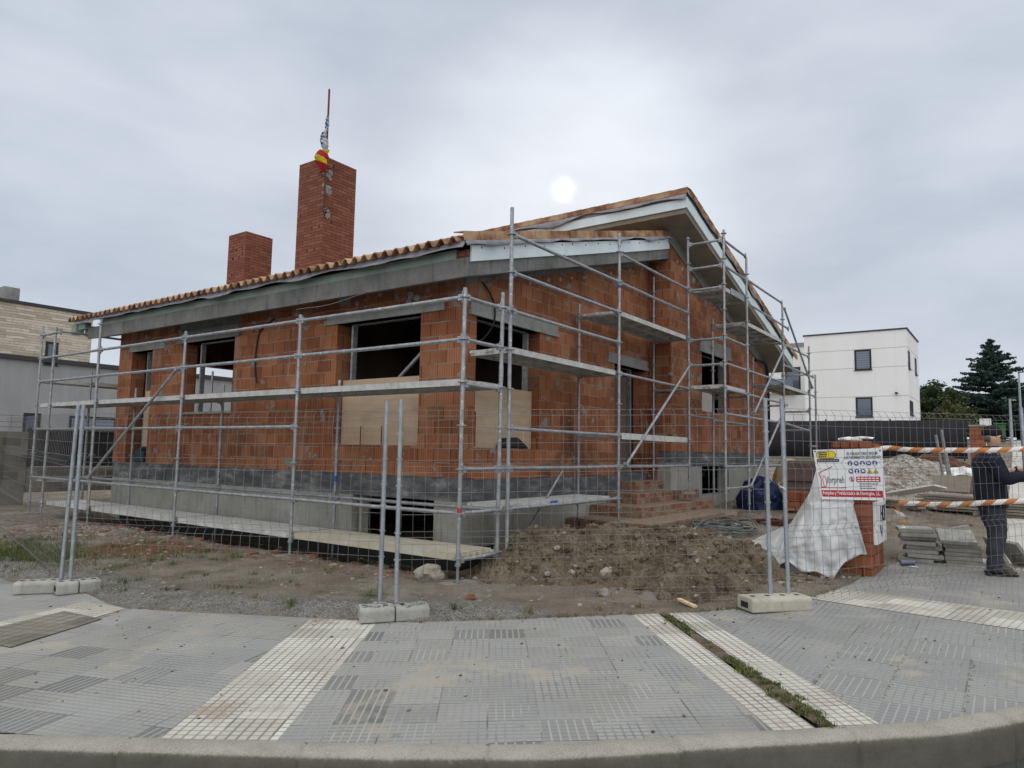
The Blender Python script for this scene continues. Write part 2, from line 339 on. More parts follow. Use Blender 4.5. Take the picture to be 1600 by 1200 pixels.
MT = dict(
    block=mat_block(), chim=mat_brick('chimney_brick'),
    step=mat_brick('step_brick', .26, .10, [(0, (.15, .058, .036)), (.5, (.21, .085, .052)), (1, (.26, .14, .095))], ((.2, .16, .12), (.30, .26, .21)), .006),
    pillar=mat_brick('pillar_brick', .30, .155, [(0, (.20, .066, .034)), (.5, (.255, .088, .045)), (1, (.31, .12, .064))], ((.035, .016, .012), (.13, .08, .06)), .006),
    slab=mat_concrete('slab_concrete', (.125, .125, .12), (.24, .238, .228), (.055, .055, .052), .55),
    soffit=mat_concrete('soffit_concrete', (.19, .165, .13), (.27, .245, .205), (.12, .1, .075), .3, streak=False),
    plinth=mat_plinth(), base=mat_concrete('base_concrete', (.27, .265, .24), (.40, .39, .355), (.16, .15, .11), .6, 1.6),
    lintel=mat_concrete('lintel_concrete', (.21, .21, .205), (.34, .338, .325), (.12, .12, .115), .3),
    footing=mat_concrete('fence_foot_concrete', (.28, .275, .25), (.45, .44, .41), (.2, .19, .16), .4, 4),
    footing2=mat_concrete('yellow_fence_foot_concrete', (.36, .335, .27), (.50, .47, .39), (.25, .22, .17), .3, 4),
    kerb=mat_concrete('kerb_concrete', (.235, .215, .175), (.36, .335, .285), (.12, .108, .085), .35, 3),
    galv=mat_galv(), galv2=mat_galv('dull_scaffold_steel', (.20, .215, .23), (.36, .375, .39)), wire=mat_galv('fence_wire', (.17, .17, .168), (.27, .27, .265), (.3, .3, .29)),
    post=mat_galv('fence_post_steel', (.26, .295, .33), (.39, .42, .45), (.5, .51, .5)), deck=mat_deck(), ply=mat_ply('plywood', (.50, .375, .265)), ply_dark=mat_ply('grey_timber', (.27, .235, .19)), wood=mat_ply('new_timber', (.62, .47, .29)),
    tile=mat_tile(), paint_blue=simple('blue_tape', (.02, .10, .42), .5), red=simple('red_plastic', (.45, .03, .025), .5),
    board_w=mat_render('pale_insulation_board', (.60, .69, .72), (.72, .79, .81), 3), board_g=mat_render('green_fascia_board', (.22, .27, .235), (.31, .36, .32), 3),
    underlay=mat_render('grey_underlay', (.24, .235, .27), (.42, .41, .45), 6), dark=simple('bitumen_and_shade_black', (.022, .022, .024), .7, bump=.6, bsc=90), cable=simple('black_cable', (.02, .02, .02), .6),  # bitumen black also serves as painted darkness for the cellar and block holes
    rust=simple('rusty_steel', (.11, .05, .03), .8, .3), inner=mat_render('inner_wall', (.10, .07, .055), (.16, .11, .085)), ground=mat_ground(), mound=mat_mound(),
    asphalt=mat_concrete('asphalt', (.05, .05, .05), (.085, .085, .082), (.04, .04, .04), .2, 3), blockwall=mat_blockwall(), stone=mat_stone(),
    render_g=mat_render('grey_render', (.27, .27, .275), (.35, .35, .355)), render_w=mat_render('white_render', (.79, .78, .775), (.86, .85, .845), .5, .10), seam=simple('render_seam_grey', (.42, .42, .42), .9),
    cap=simple('dark_coping', (.045, .045, .05), .6), glass=None, frame=simple('anthracite_frame', (.02, .022, .026), .5), screen=simple('black_windbreak', (.022, .021, .026), .85, var=.25, sc=2), screen2=simple('black_windbreak_net', (.03, .029, .033), .85, var=.3, sc=3),
    sheet=mat_sheet(), tarp=simple('blue_tarpaulin', (.006, .013, .055), .5, var=.5, sc=3, bump=.4, bsc=6), white=simple('white_plastic', (.72, .72, .71), .5, var=.05), signw=simple('sign_white', (.76, .77, .78), .5, var=.03), signr=simple('sign_red', (.46, .02, .03), .5, var=.05),
    signb=simple('sign_blue', (.035, .035, .22), .5, var=.05), signy=simple('sign_yellow', (.72, .56, .02), .5, var=.05), ink=simple('black_ink', (.015, .015, .018), .6, var=.05), tape_o=simple('orange_tape', (.52, .20, .06), .45), tape_w=simple('white_tape', (.74, .73, .70), .45, var=.05),
    stone_r=mat_concrete('loose_stone', (.17, .15, .12), (.42, .38, .32), streak=False, sc=5), shard=simple('brick_shard', (.24, .11, .07), .9, var=.5, sc=9), slabs=mat_concrete('paving_slab_concrete', (.23, .225, .205), (.40, .39, .365), (.14, .13, .11), .4, 4),
    sand=mat_concrete('sand', (.42, .32, .19), (.55, .44, .29), streak=False, sc=6), brickpal=simple('wrapped_brown_brick', (.115, .085, .08), .8, var=.25, sc=6), blade=mat_leaf('grass_blade', [(.3, (.035, .06, .014)), (.7, (.11, .15, .04))]), dry=mat_leaf('dry_grass', [(.3, (.16, .14, .07)), (.7, (.26, .23, .13))]),
    bark=simple('bark', (.06, .045, .035), .9), conifer=mat_leaf('conifer_needles', [(.25, (.020, .038, .032)), (.5, (.040, .068, .056)), (.75, (.07, .105, .085))]), bush_d=mat_leaf('dark_leaf', [(.3, (.022, .038, .016)), (.7, (.07, .095, .04))]), bush_l=mat_leaf('olive_leaf', [(.3, (.05, .058, .018)), (.7, (.13, .135, .05))]),
    skin=simple('skin', (.58, .34, .25), .55, var=.08), navy=simple('navy_fleece', (.012, .014, .026), .9, var=.3, sc=12), trouser=simple('work_trousers', (.040, .042, .052), .9, var=.35, sc=6), boot=simple('suede_boot', (.10, .075, .055), .85, var=.25), sole=simple('boot_sole', (.02, .02, .02), .8), black=simple('black_cloth', (.012, .012, .014), .85), hair=simple('grey_hair', (.13, .115, .10), .8),
    green=simple('green_container', (.04, .13, .045), .6), can=simple('dented_can', (.16, .17, .24), .35, .6), pale=mat_concrete('pale_concrete', (.38, .365, .33), (.52, .50, .46), (.28, .26, .22), .3, 1.5, streak=False, bump=.2), pinkslab=simple('pink_paving', (.22, .085, .10), .9, var=.2), teal=simple('teal_bag', (.02, .055, .06), .5),
)
gg = G('window_glass', .08, 0, .5); gg.col((.10, .13, .17)); MT['glass'] = gg.m
gg = G('window_blind', .6, 0, .3); u_, v_ = gg.wall_uv(); gg.col(gg.mix(gg.math('LESS_THAN', gg.math('FRACT', gg.math('MULTIPLY', v_, 7)), .3), (.20, .23, .28), (.13, .15, .19))); MT['blind'] = gg.m
MT['pav'] = mat_paving('grey_paving', [(0, (.145, .148, .15)), (.09, (.19, .193, .194)), (.16, (.275, .275, .268)), (1, (.325, .322, .308))], (.40, .39, .352), (.155, .154, .147), lw=.006)
MT['pav_r'] = mat_paving('grey_paving_street', [(0, (.245, .246, .243)), (1, (.30, .299, .29))], (.38, .374, .345), (.125, .125, .122), .42, 8, green=.9, lw=.0055)
MT['deck_tan'] = mat_decktan()
gg = G('kerb_stone', .93, 0, .2); sp_ = gg.noise(150, 3, .8); c_ = gg.ramp(gg.noise(4, 6, .65), [(.3, (.24, .222, .18)), (.7, (.36, .34, .29))]); c_ = gg.mix(gg.step(sp_, .45, .62, 0, .55), c_, (.46, .44, .39)); c_ = gg.mix(gg.step(gg.noise(110, 3, .8), .56, .66, 0, .6), c_, (.11, .10, .08))
upness = gg.math('ADD', gg.sep(gg.nrm())[2], gg.math('MULTIPLY_ADD', gg.noise(45, 4, .8), .5, -.25)); c_ = gg.mix(gg.step(upness, .75, .35, 0, .86), c_, gg.ramp(gg.noise(6, 5, .7), [(.3, (.055, .052, .042)), (.7, (.10, .094, .078))])); gg.col(c_); gg.bump(gg.noise(130, 4, .8), .6, .006); MT['kerb'] = gg.m  # darker on the kerb's upright faces, with a ragged edge
MT['white_pav'] = mat_paving('white_paving', [(0, (.44, .42, .36)), (.5, (.55, .53, .475)), (1, (.62, .60, .55))], (.20, .18, .145), (.17, .15, .12), .30, 5, (.30, .24, .17), .0068)
MT['util'] = mat_paving('cover_setts', [(0, (.15, .14, .115)), (1, (.25, .235, .2))], (.07, .065, .05), (.07, .065, .05), .33, 3, (.16, .14, .1), .008)

# ------------------------------------------------------------------ mesh helpers
class MB:
    def __init__(s): s.v = []; s.f = []; s.mi = []; s.sm = []
    def add(s, vs, fs, mi=0, smooth=False):
        o = len(s.v); s.v += [tuple(v) for v in vs]
        for f in fs: s.f.append(tuple(i + o for i in f)); s.mi.append(mi); s.sm.append(smooth)
    def box(s, a, b, mi=0, M=None):
        x0, y0, z0 = a; x1, y1, z1 = b
        vs = [Vector(p) for p in ((x0, y0, z0), (x1, y0, z0), (x1, y1, z0), (x0, y1, z0), (x0, y0, z1), (x1, y0, z1), (x1, y1, z1), (x0, y1, z1))]
        if M: vs = [M @ v for v in vs]
        s.add(vs, [(0, 3, 2, 1), (4, 5, 6, 7), (0, 1, 5, 4), (1, 2, 6, 5), (2, 3, 7, 6), (3, 0, 4, 7)], mi)
    def bar(s, p, q, w, h, mi=0, up=(0, 0, 1)):
        """box from p to q, w wide, h high, centred on the line"""
        p, q = Vector(p), Vector(q); d = (q - p); L = d.length; d.normalize(); up = Vector(up)
        x = d.cross(up)
        if x.length < 1e-4: x = Vector((1, 0, 0))
        x.normalize(); z = x.cross(d)
        vs = [p + x * (sx * w / 2) + z * (sz * h / 2) + d * t for t in (0, L) for sx, sz in ((-1, -1), (1, -1), (1, 1), (-1, 1))]
        s.add(vs, [(0, 3, 2, 1), (4, 5, 6, 7), (0, 1, 5, 4), (1, 2, 6, 5), (2, 3, 7, 6), (3, 0, 4, 7)], mi)
    def tube(s, pts, r, n=8, mi=0, cap=True, rs=None):
        pts = [Vector(p) for p in pts]; rings = []
        for i, p in enumerate(pts):
            d = (pts[min(i + 1, len(pts) - 1)] - pts[max(i - 1, 0)])
            d.normalize(); a = Vector((0, 0, 1)) if abs(d.z) < .9 else Vector((1, 0, 0)); x = d.cross(a).normalized(); y = x.cross(d)
            rr = rs[i] if rs else r
            rings.append([p + x * math.cos(2 * math.pi * k / n) * rr + y * math.sin(2 * math.pi * k / n) * rr for k in range(n)])
        vs = [v for rg in rings for v in rg]; fs = []
        for i in range(len(rings) - 1):
            for k in range(n):
                a, b = i * n + k, i * n + (k + 1) % n; fs.append((a, b, b + n, a + n))
        s.add(vs, fs, mi, True)
        if cap:
            s.add(rings[0], [tuple(range(n))], mi); s.add(rings[-1], [tuple(reversed(range(n)))], mi)
    def prism(s, poly, z0, z1, mi=0):
        n = len(poly); vs = [(x, y, z0) for x, y in poly] + [(x, y, z1) for x, y in poly]
        s.add(vs, [tuple(reversed(range(n))), tuple(range(n, 2 * n))] + [(i, (i + 1) % n, n + (i + 1) % n, n + i) for i in range(n)], mi)
    def extr(s, poly3, d, mi=0):
        n = len(poly3); P = [Vector(p) for p in poly3]; d = Vector(d)
        s.add(P + [p + d for p in P], [tuple(reversed(range(n))), tuple(range(n, 2 * n))] + [(i, (i + 1) % n, n + (i + 1) % n, n + i) for i in range(n)], mi)
    def rock(s, c, r, mi=0, sq=(1, 1, 1)):
        sd_ = random.random() * 99; vs = []
        for v in ICO[0]:
            v = Vector(v); k = 1 + .45 * mn.noise(v * 1.3 + Vector((sd_, 0, 0))); vs.append((c[0] + v.x * r * k * sq[0], c[1] + v.y * r * k * sq[1], c[2] + v.z * r * k * sq[2]))
        s.add(vs, ICO[1], mi, False)
    def build(s, name, mats, parent=None, bevel=0, fix=True):
        me = bpy.data.meshes.new(name); me.from_pydata(s.v, [], s.f)
        for m in (mats if isinstance(mats, (list, tuple)) else [mats]): me.materials.append(MT[m] if isinstance(m, str) else m)
        me.polygons.foreach_set('material_index', s.mi); me.polygons.foreach_set('use_smooth', s.sm)
        if fix:
            bm = bmesh.new(); bm.from_mesh(me); bmesh.ops.recalc_face_normals(bm, faces=bm.faces); bm.to_mesh(me); bm.free()
        me.update(); o = bpy.data.objects.new(name, me); COL.objects.link(o)
        if bevel:
            b = o.modifiers.new('bevel', 'BEVEL'); b.width = bevel; b.segments = 2; b.limit_method = 'ANGLE'
        if parent: put(o, parent)
        return o
bm = bmesh.new(); bmesh.ops.create_icosphere(bm, subdivisions=1, radius=1); bm.verts.index_update()
ICO = ([tuple(v.co) for v in bm.verts], [tuple(v.index for v in f.verts) for f in bm.faces]); bm.free()
def put(o, parent):
    o.parent = parent; o.matrix_parent_inverse = Matrix.Translation(parent.location).inverted() if parent.type == 'EMPTY' else Matrix.Identity(4)
    return o
def thing(name, label, cat, loc=(0, 0, 0), group=None):
    o = bpy.data.objects.new(name, None); COL.objects.link(o); o.location = loc; o.empty_display_size = .2
    return tag(o, label, cat, group)
def tag(o, label, cat, group=None):
    o['label'] = label; o['category'] = cat; o['kind'] = 'thing'
    if group: o['group'] = group
    return o
def structure(o): o['kind'] = 'structure'; return o
def one(mb, name, mats, label, cat, group=None, bevel=0): return tag(mb.build(name, mats, bevel=bevel), label, cat, group)

# ------------------------------------------------------------------ the lie of the land
def sstep(a, b, x):
    t = min(1, max(0, (x - a) / (b - a))); return t * t * (3 - 2 * t)
def pav(x, y):
    x = min(65, max(-15, x)); y = min(12, max(-10, y)); s = .58 * x - .814 * y
    z = -.1 + (s + .6) * (.03 if s > -.6 else .012)
    return z + .0226 * max(0, x - 6) + .015 * max(0, x - 20)
EDGE = [(-2.2, 30), (-2.5, 12), (-2.7, 6), (-2.75, 4.6), (-2.5, 3.05), (-2.66, 2.4), (-2.62, 2.05), (-2.33, 1.39), (-1.80, .30), (-1.50, -.30), (-1.33, -.62), (-.775, -1.305), (0, -2.14), (.397, -2.608), (.74, -2.9), (1.49, -3.31), (2.3, -3.51), (2.72, -3.575), (3.32, -3.62), (4.2, -3.74), (5.0, -3.85), (5.35, -4.5), (5.6, -4.85), (9, -4.95), (30, -5.0), (70, -5.0)]
KERB = [(-5.9, 30), (-5.8, 12), (-5.6, 6), (-5.45, 3.5), (-5.25, 1.9), (-5.0, .6), (-4.57, -.545), (-4.085, -1.303), (-3.737, -1.849), (-3.43, -2.366), (-2.95, -3.066), (-2.372, -3.727), (-2.108, -4.03), (-1.683, -4.50), (-1.5, -4.704), (-.9, -5.146), (.0, -5.6), (1.1, -5.9), (2.4, -6.1), (4, -6.22), (9, -6.4), (30, -7.2), (70, -9)]
def seg_d(px, py, pl):
    best = 1e9; sg = 1
    for (ax, ay), (bx, by) in zip(pl, pl[1:]):
        dx, dy = bx - ax, by - ay; t = ((px - ax) * dx + (py - ay) * dy) / (dx * dx + dy * dy); t = min(1, max(0, t))
        ex, ey = px - ax - dx * t, py - ay - dy * t; d = ex * ex + ey * ey
        if d < best: best = d; sg = 1 if dx * ey - dy * ex > 0 else -1
    return math.sqrt(best) * sg        # > 0 on the left side of the line (towards the house)
def zdirt(x, y):
    x = min(65, x); z = .04 * max(0, x - .5)
    if x > 20: z += .015 * (x - 20)
    return z
def fbm(x, y, s, o=4): return mn.fractal(Vector((x * s, y * s, .37)), 1.0, 2.0, o)
def ground_z(x, y, full=False):
    d = seg_d(x, y, EDGE); k = seg_d(x, y, KERB)
    tr = 0
    if k < 0.0: return (pav(x, y) - .26, d, tr) if full else pav(x, y) - .26
    if d < 0: return (pav(x, y) - .05, d, tr) if full else pav(x, y) - .05
    z0 = pav(x, y) + .015; z1 = zdirt(x, y)
    z = z0 + (z1 - z0) * sstep(0, 1.6, d)
    amp = sstep(0, .3, d)
    z += .05 * math.exp(-((d - .38) / .22) ** 2) * (1 if x < .2 else .3)
    z += amp * (.035 * fbm(x, y, .9) + .012 * fbm(x, y, 5) + .008 * fbm(x, y, 17, 2)) * (1 if abs(x) < 12 else .5)
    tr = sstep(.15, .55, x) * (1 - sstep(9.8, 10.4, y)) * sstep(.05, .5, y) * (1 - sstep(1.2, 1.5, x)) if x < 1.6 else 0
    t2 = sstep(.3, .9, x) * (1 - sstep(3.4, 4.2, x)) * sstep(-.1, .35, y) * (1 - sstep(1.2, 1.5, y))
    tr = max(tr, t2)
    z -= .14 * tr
    return (z, d, tr) if full else z
def gz(x, y): return ground_z(x, y)
def axis_pts(fine, a, b, lo, hi):
    p = []; x = a
    while x <= b: p.append(x); x += fine
    st = fine; x = b
    while x < hi: st *= 1.3; x += st; p.append(min(x, hi))
    st = fine; x = a
    while x > lo: st *= 1.3; x -= st; p.insert(0, max(x, lo))
    return p
def build_ground():
    xs = axis_pts(.055, -3.0, 7.0, -400, 600); ys = axis_pts(.055, -5.0, 6.5, -400, 400)
    nx, ny = len(xs), len(ys); v = []; gr = []; rd = []; te = []; wd = []
    for y in ys:
        for x in xs:
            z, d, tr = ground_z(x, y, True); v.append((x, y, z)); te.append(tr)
            gr.append(max(0, 1 - abs(d - .25) / .75) * (1 - .95 * sstep(-.9, .1, x)) if d > 0 else 0)
            a = math.exp(-((x + .9) / .9) ** 2 - ((y - 5.2) / 1.0) ** 2) * 1.1 + .55 * math.exp(-((x + .35) / .45) ** 2 - ((y - 2.5) / 2.0) ** 2); rd.append(min(1, a))
            wd.append(1 if (x < 0 and y > 0 and d > .3) else (.7 if x > 14 else .25))
    f = [(j * nx + i, j * nx + i + 1, (j + 1) * nx + i + 1, (j + 1) * nx + i) for j in range(ny - 1) for i in range(nx - 1)]
    me = bpy.data.meshes.new('ground'); me.from_pydata(v, [], f); me.materials.append(MT['ground'])
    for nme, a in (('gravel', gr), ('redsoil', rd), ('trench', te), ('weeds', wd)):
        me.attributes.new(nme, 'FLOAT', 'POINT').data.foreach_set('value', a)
    me.polygons.foreach_set('use_smooth', [True] * len(f)); me.update()
    o = bpy.data.objects.new('ground', me); COL.objects.link(o); structure(o)
build_ground()

def resample(pl, n):
    L = [0]
    for a, b in zip(pl, pl[1:]): L.append(L[-1] + math.dist(a, b))
    out = []
    for i in range(n):
        t = L[-1] * i / (n - 1); k = max(j for j in range(len(L)) if L[j] <= t + 1e-9); k = min(k, len(pl) - 2)
        u = (t - L[k]) / (L[k + 1] - L[k]); out.append((pl[k][0] + (pl[k + 1][0] - pl[k][0]) * u, pl[k][1] + (pl[k + 1][1] - pl[k][1]) * u))
    return out
def ruled(name, A, B, mat, org, ang, dz=0, n=24, m=14, jag=0):
    """a sheet of paving between polylines A (house side) and B (kerb side); its own axes carry the tile grid"""
    a, b = resample(A, n), resample(B, n); ca, sa = math.cos(ang), math.sin(ang); v = []
    for i in range(n):
        for j in range(m):
            t = j / (m - 1); x = a[i][0] + (b[i][0] - a[i][0]) * t; y = a[i][1] + (b[i][1] - a[i][1]) * t
            if jag and j == 0: x += random.uniform(-jag, jag); y += random.uniform(-jag, jag)
            X, Y = x - org[0], y - org[1]; v.append((X * ca + Y * sa, -X * sa + Y * ca, pav(x, y) + dz))
    f = [(i * m + j, (i + 1) * m + j, (i + 1) * m + j + 1, i * m + j + 1) for i in range(n - 1) for j in range(m - 1)]
    me = bpy.data.meshes.new(name); me.from_pydata(v, [], f); me.materials.append(MT[mat]); bm = bmesh.new(); bm.from_mesh(me); bmesh.ops.recalc_face_normals(bm, faces=bm.faces)
    if sum(f_.normal.z for f_ in bm.faces) < 0: bmesh.ops.reverse_faces(bm, faces=bm.faces)
    bm.to_mesh(me); bm.free(); me.update()
    o = bpy.data.objects.new(name, me); COL.objects.link(o); o.location = (org[0], org[1], 0); o.rotation_euler = (0, 0, ang); structure(o); return o
iE = lambda p: EDGE.index(p); iK = lambda p: KERB.index(p)
ruled('pavement', EDGE[:iE((-1.80, .30)) + 1], KERB[:iK((-4.085, -1.303)) + 1], 'pav', (-3.5, 1), R(20), n=60, jag=.012)
ruled('pavement_stripe', [(-1.80, .30), (-1.50, -.30)], [(-4.085, -1.303), (-3.737, -1.849)], 'white_pav', (-4.085, -1.303), R(34.9), n=8, m=20)
ruled('pavement', EDGE[iE((-1.50, -.30)):iE((0, -2.14)) + 1], KERB[iK((-3.737, -1.849)):iK((-2.108, -4.03)) + 1], 'pav', (-3.1, -2.8), R(37), n=40, jag=.012)
ruled('pavement_stripe', [(0, -2.14), (.17, -2.33)], [(-2.108, -4.03), (-1.93, -4.20)], 'white_pav', (-2.108, -4.03), R(42), n=6, m=20)
ruled('pavement_stripe', [(.23, -2.41), (.397, -2.608)], [(-1.86, -4.31), (-1.683, -4.50)], 'white_pav', (-1.84, -4.28), R(41), n=6, m=20)
ruled('pavement', EDGE[iE((.397, -2.608)):iE((5.35, -4.5)) + 1], KERB[iK((-1.683, -4.50)):iK((4, -6.22)) + 1], 'pav_r', (0, -4), R(0.5), n=60, jag=.012)
ruled('pavement', EDGE[iE((5.35, -4.5)):], KERB[iK((4, -6.22)):], 'pale', (6, -5), R(0), n=40)
ruled('pavement_stripe', [(1.60, -3.37), (2.33, -3.53)], [(1.10, -5.73), (1.86, -5.86)], 'white_pav', (1.6, -3.4), R(-100), dz=.004, n=8, m=20)
ruled('pavement_stripe', [(4.72, -3.82), (5.15, -3.9)], [(4.62, -5.75), (5.15, -5.85)], 'white_pav', (4.8, -3.9), R(-90), dz=.004, n=6, m=16)
ruled('pavement_stripe', [(-2.74, 2.72), (-2.64, 2.06)], [(-5.25, 1.78), (-5.07, .95)], 'white_pav', (-2.74, 2.72), R(22), dz=.004, n=8, m=20)
o = ruled('access_cover', [(-3.056, 2.396), (-2.985, 1.78)], [(-3.98, 2.07), (-3.86, 1.36)], 'util', (-3, 2), R(24), dz=.008, n=6, m=8); tag(o, 'dark paved access cover set into the white stripe of the pavement', 'access cover')
def soil_strip():
    a, b = Vector((.20, -2.37)), Vector((-1.89, -4.27)); d = (b - a).normalized(); n_ = Vector((-d.y, d.x)); v = []; N_ = 90
    for i in range(N_):
        t = i / (N_ - 1); c = a.lerp(b, t); w = .028 + .05 * math.exp(-((t - .42) / .10) ** 2) + .05 * math.exp(-((t - .78) / .14) ** 2) + .02 * mn.noise(Vector((t * 16, 0, 2)))
        for k in range(7):
            u = k / 3 - 1; p = c + n_ * (w * u + .012 * mn.noise(Vector((t * 45, u * 3, 5)))); v.append((p.x, p.y, pav(p.x, p.y) - .004 + .016 * (1 - u * u) + .005 * mn.noise(Vector((t * 60, u * 6, 1)))))
    m_ = bpy.data.meshes.new('soil_strip'); m_.from_pydata(v, [], [(i * 7 + k, i * 7 + k + 1, i * 7 + k + 8, i * 7 + k + 7) for i in range(N_ - 1) for k in range(6)]); m_.materials.append(MT['mound']); m_.polygons.foreach_set('use_smooth', [True] * len(m_.polygons)); m_.update()
    bm = bmesh.new(); bm.from_mesh(m_); bmesh.ops.recalc_face_normals(bm, faces=bm.faces)
    if sum(f_.normal.z for f_ in bm.faces) < 0: bmesh.ops.reverse_faces(bm, faces=bm.faces)
    bm.to_mesh(m_); bm.free()
    o_ = bpy.data.objects.new('soil_strip', m_); COL.objects.link(o_); structure(o_)
soil_strip()
for A_, B_ in (([(-2.62, 6.3), (-2.3, 5.6)], [(-3.4, 5.9), (-2.75, 5.2)]),): ruled('pavement_patch', A_, B_, 'pinkslab', (-2.6, 5.8), 0, dz=.03, n=4, m=4)

def build_kerb():
    pl = resample(KERB[3:20], 900); prof = [(0, -.03), (0, .004), (.010, .009), (.07, .009), (.115, .004), (.135, -.004), (.148, -.020), (.156, -.055), (.16, -.22)]; m = len(prof)
    L = [0]
    for a, b in zip(pl, pl[1:]): L.append(L[-1] + math.dist(a, b))
    mb = MB(); stone = .98; rows = []; dz = 0; k0 = 0
    for i in range(len(pl)):
        k = int(L[i] / stone); sink = 0
        if k != k0: k0 = k; dz = random.uniform(-.004, .004); sink = .016
        x, y = pl[i]; a, b = pl[max(0, i - 1)], pl[min(len(pl) - 1, i + 1)]; tx, ty = b[0] - a[0], b[1] - a[1]; l = math.hypot(tx, ty); nx, ny = ty / l, -tx / l
        if nx * (CAM.x - x) + ny * (CAM.y - y) < 0: nx, ny = -nx, -ny
        w = lambda q: .003 * mn.noise(Vector((x * 5, y * 5, q * .7))) + .003 * mn.noise(Vector((x * 21, y * 21, q)))
        rows.append([(x + nx * (o - sink * (q > 4)), y + ny * (o - sink * (q > 4)), pav(x, y) + h + dz * (q > 0) - (sink if q > 1 else 0) + (w(q) if q > 1 else 0)) for q, (o, h) in enumerate(prof)])
    mb.add([p for r_ in rows for p in r_], [(i * m + k, (i + 1) * m + k, (i + 1) * m + k + 1, i * m + k + 1) for i in range(len(rows) - 1) for k in range(m - 1)], 0, True)
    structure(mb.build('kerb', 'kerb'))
    o = [(p[0], p[1]) for p in KERB]; mb = MB(); out = [(-60, 30), (-60, -9), (-60, -40), (70, -40)]
    n = 60; a = resample(KERB, n); b = resample([(-70, 30), (-70, -60), (70, -60)], n)
    vs = []
    for i in range(n):
        for j in range(12):
            t = (j / 11) ** 2; x = a[i][0] + (b[i][0] - a[i][0]) * t; y = a[i][1] + (b[i][1] - a[i][1]) * t; vs.append((x, y, max(-.6, pav(x, y)) - .205))
    mb.add(vs, [(i * 12 + j, (i + 1) * 12 + j, (i + 1) * 12 + j + 1, i * 12 + j + 1) for i in range(n - 1) for j in range(11)], 0, True)
    structure(mb.build('road', 'asphalt'))
build_kerb()

# ------------------------------------------------------------------ the brick house
XW, YW, YG, XG, XE, YE = 1.05, .883, .40, 7.0, 13.72, 10.46
BZ = 1.118
house = thing('brick_house', 'unfinished orange brick house with tiled roof, open window holes and two brick chimneys', 'house', (XW, YW, 0))
def zlow(x): return 3.70 + .273 * (x - .55)          # underside of the lower roof slab
def zhigh(x): return 5.97 - .29 * (x - 7.0)          # underside of the upper roof slab
def wall(name, axis, c, u0, u1, z0, top, holes, th, mat, us=(), bottom=None):
    """wall in the plane axis = c, th thick away from the viewer, with openings and their reveals"""
    topf = top if callable(top) else (lambda u: top)
    U = sorted(set([u0, u1, *us] + [h[0] for h in holes] + [h[1] for h in holes])); Z = sorted(set([z0] + [h[2] for h in holes] + [h[3] for h in holes]))
    inh = lambda u, z: any(h[0] < u < h[1] and h[2] < z < h[3] for h in holes)
    P = (lambda u, z, d: (c + d * th, u, z)) if axis == 'X' else (lambda u, z, d: (u, c + d * th, z))
    mb = MB(); nz = len(Z)
    zz = lambda k, u: Z[k] if k < nz else topf(u)
    solid = {}
    for i in range(len(U) - 1):
        for k in range(nz):
            zm = (Z[k] + (Z[k + 1] if k + 1 < nz else Z[k] + .2)) / 2; solid[i, k] = not inh((U[i] + U[i + 1]) / 2, zm)
    for (i, k), ok in solid.items():
        if not ok: continue
        a, b = U[i], U[i + 1]
        q = [(a, zz(k, a)), (b, zz(k, b)), (b, zz(k + 1, b)), (a, zz(k + 1, a))]
        mb.add([P(u, z, 0) for u, z in q], [(0, 1, 2, 3)]); mb.add([P(u, z, 1) for u, z in q], [(3, 2, 1, 0)])
        for (di, dk, e) in ((-1, 0, (0, 3)), (1, 0, (1, 2)), (0, -1, (0, 1)), (0, 1, (3, 2))):
            if not solid.get((i + di, k + dk), False):
                p, r = q[e[0]], q[e[1]]; mb.add([P(*p, 0), P(*r, 0), P(*r, 1), P(*p, 1)], [(0, 1, 2, 3)])
    return mb.build(name, mat, house)
# openings (u0, u1, z0, z1)
W1 = (9.08, 9.92, 1.118, 3.42); W2 = (6.22, 7.92, 2.12, 3.46); W3 = (1.67, 3.45, 1.545, 3.43)
V1 = (1.34, 2.95, 1.53, 3.36); DR = (5.5, 6.88, 1.09, 3.16)
WG = (8.72, 10.55, 2.45, 3.76)
wall('wall', 'X', XW, YW, YE, BZ, lambda u: zlow(XW), [W1, W2, W3], .29, 'block')
wall('wall', 'Y', YW, XW + .291, XG - .002, BZ, zlow, [V1, DR], .29, 'block')
wall('wall', 'X', XG, YG + .291, YW + 6, BZ - .3, zhigh(7.0) - .02, [], .29, 'block')
wall('wall', 'Y', YG, XG, XE, 1.545, zhigh, [WG], .29, 'block')
wall('wall', 'X', XE - .29, YG + .291, YE, 1.545, zhigh(XE), [], .288, 'block')
wall('wall', 'Y', YE - .29, XW + .291, XE - .3, BZ, lambda x: zlow(x) if x < 7 else zhigh(x), [(2.35, 3.75, 1.9, 3.35)], .288, 'block', us=(6.99, 7.01))
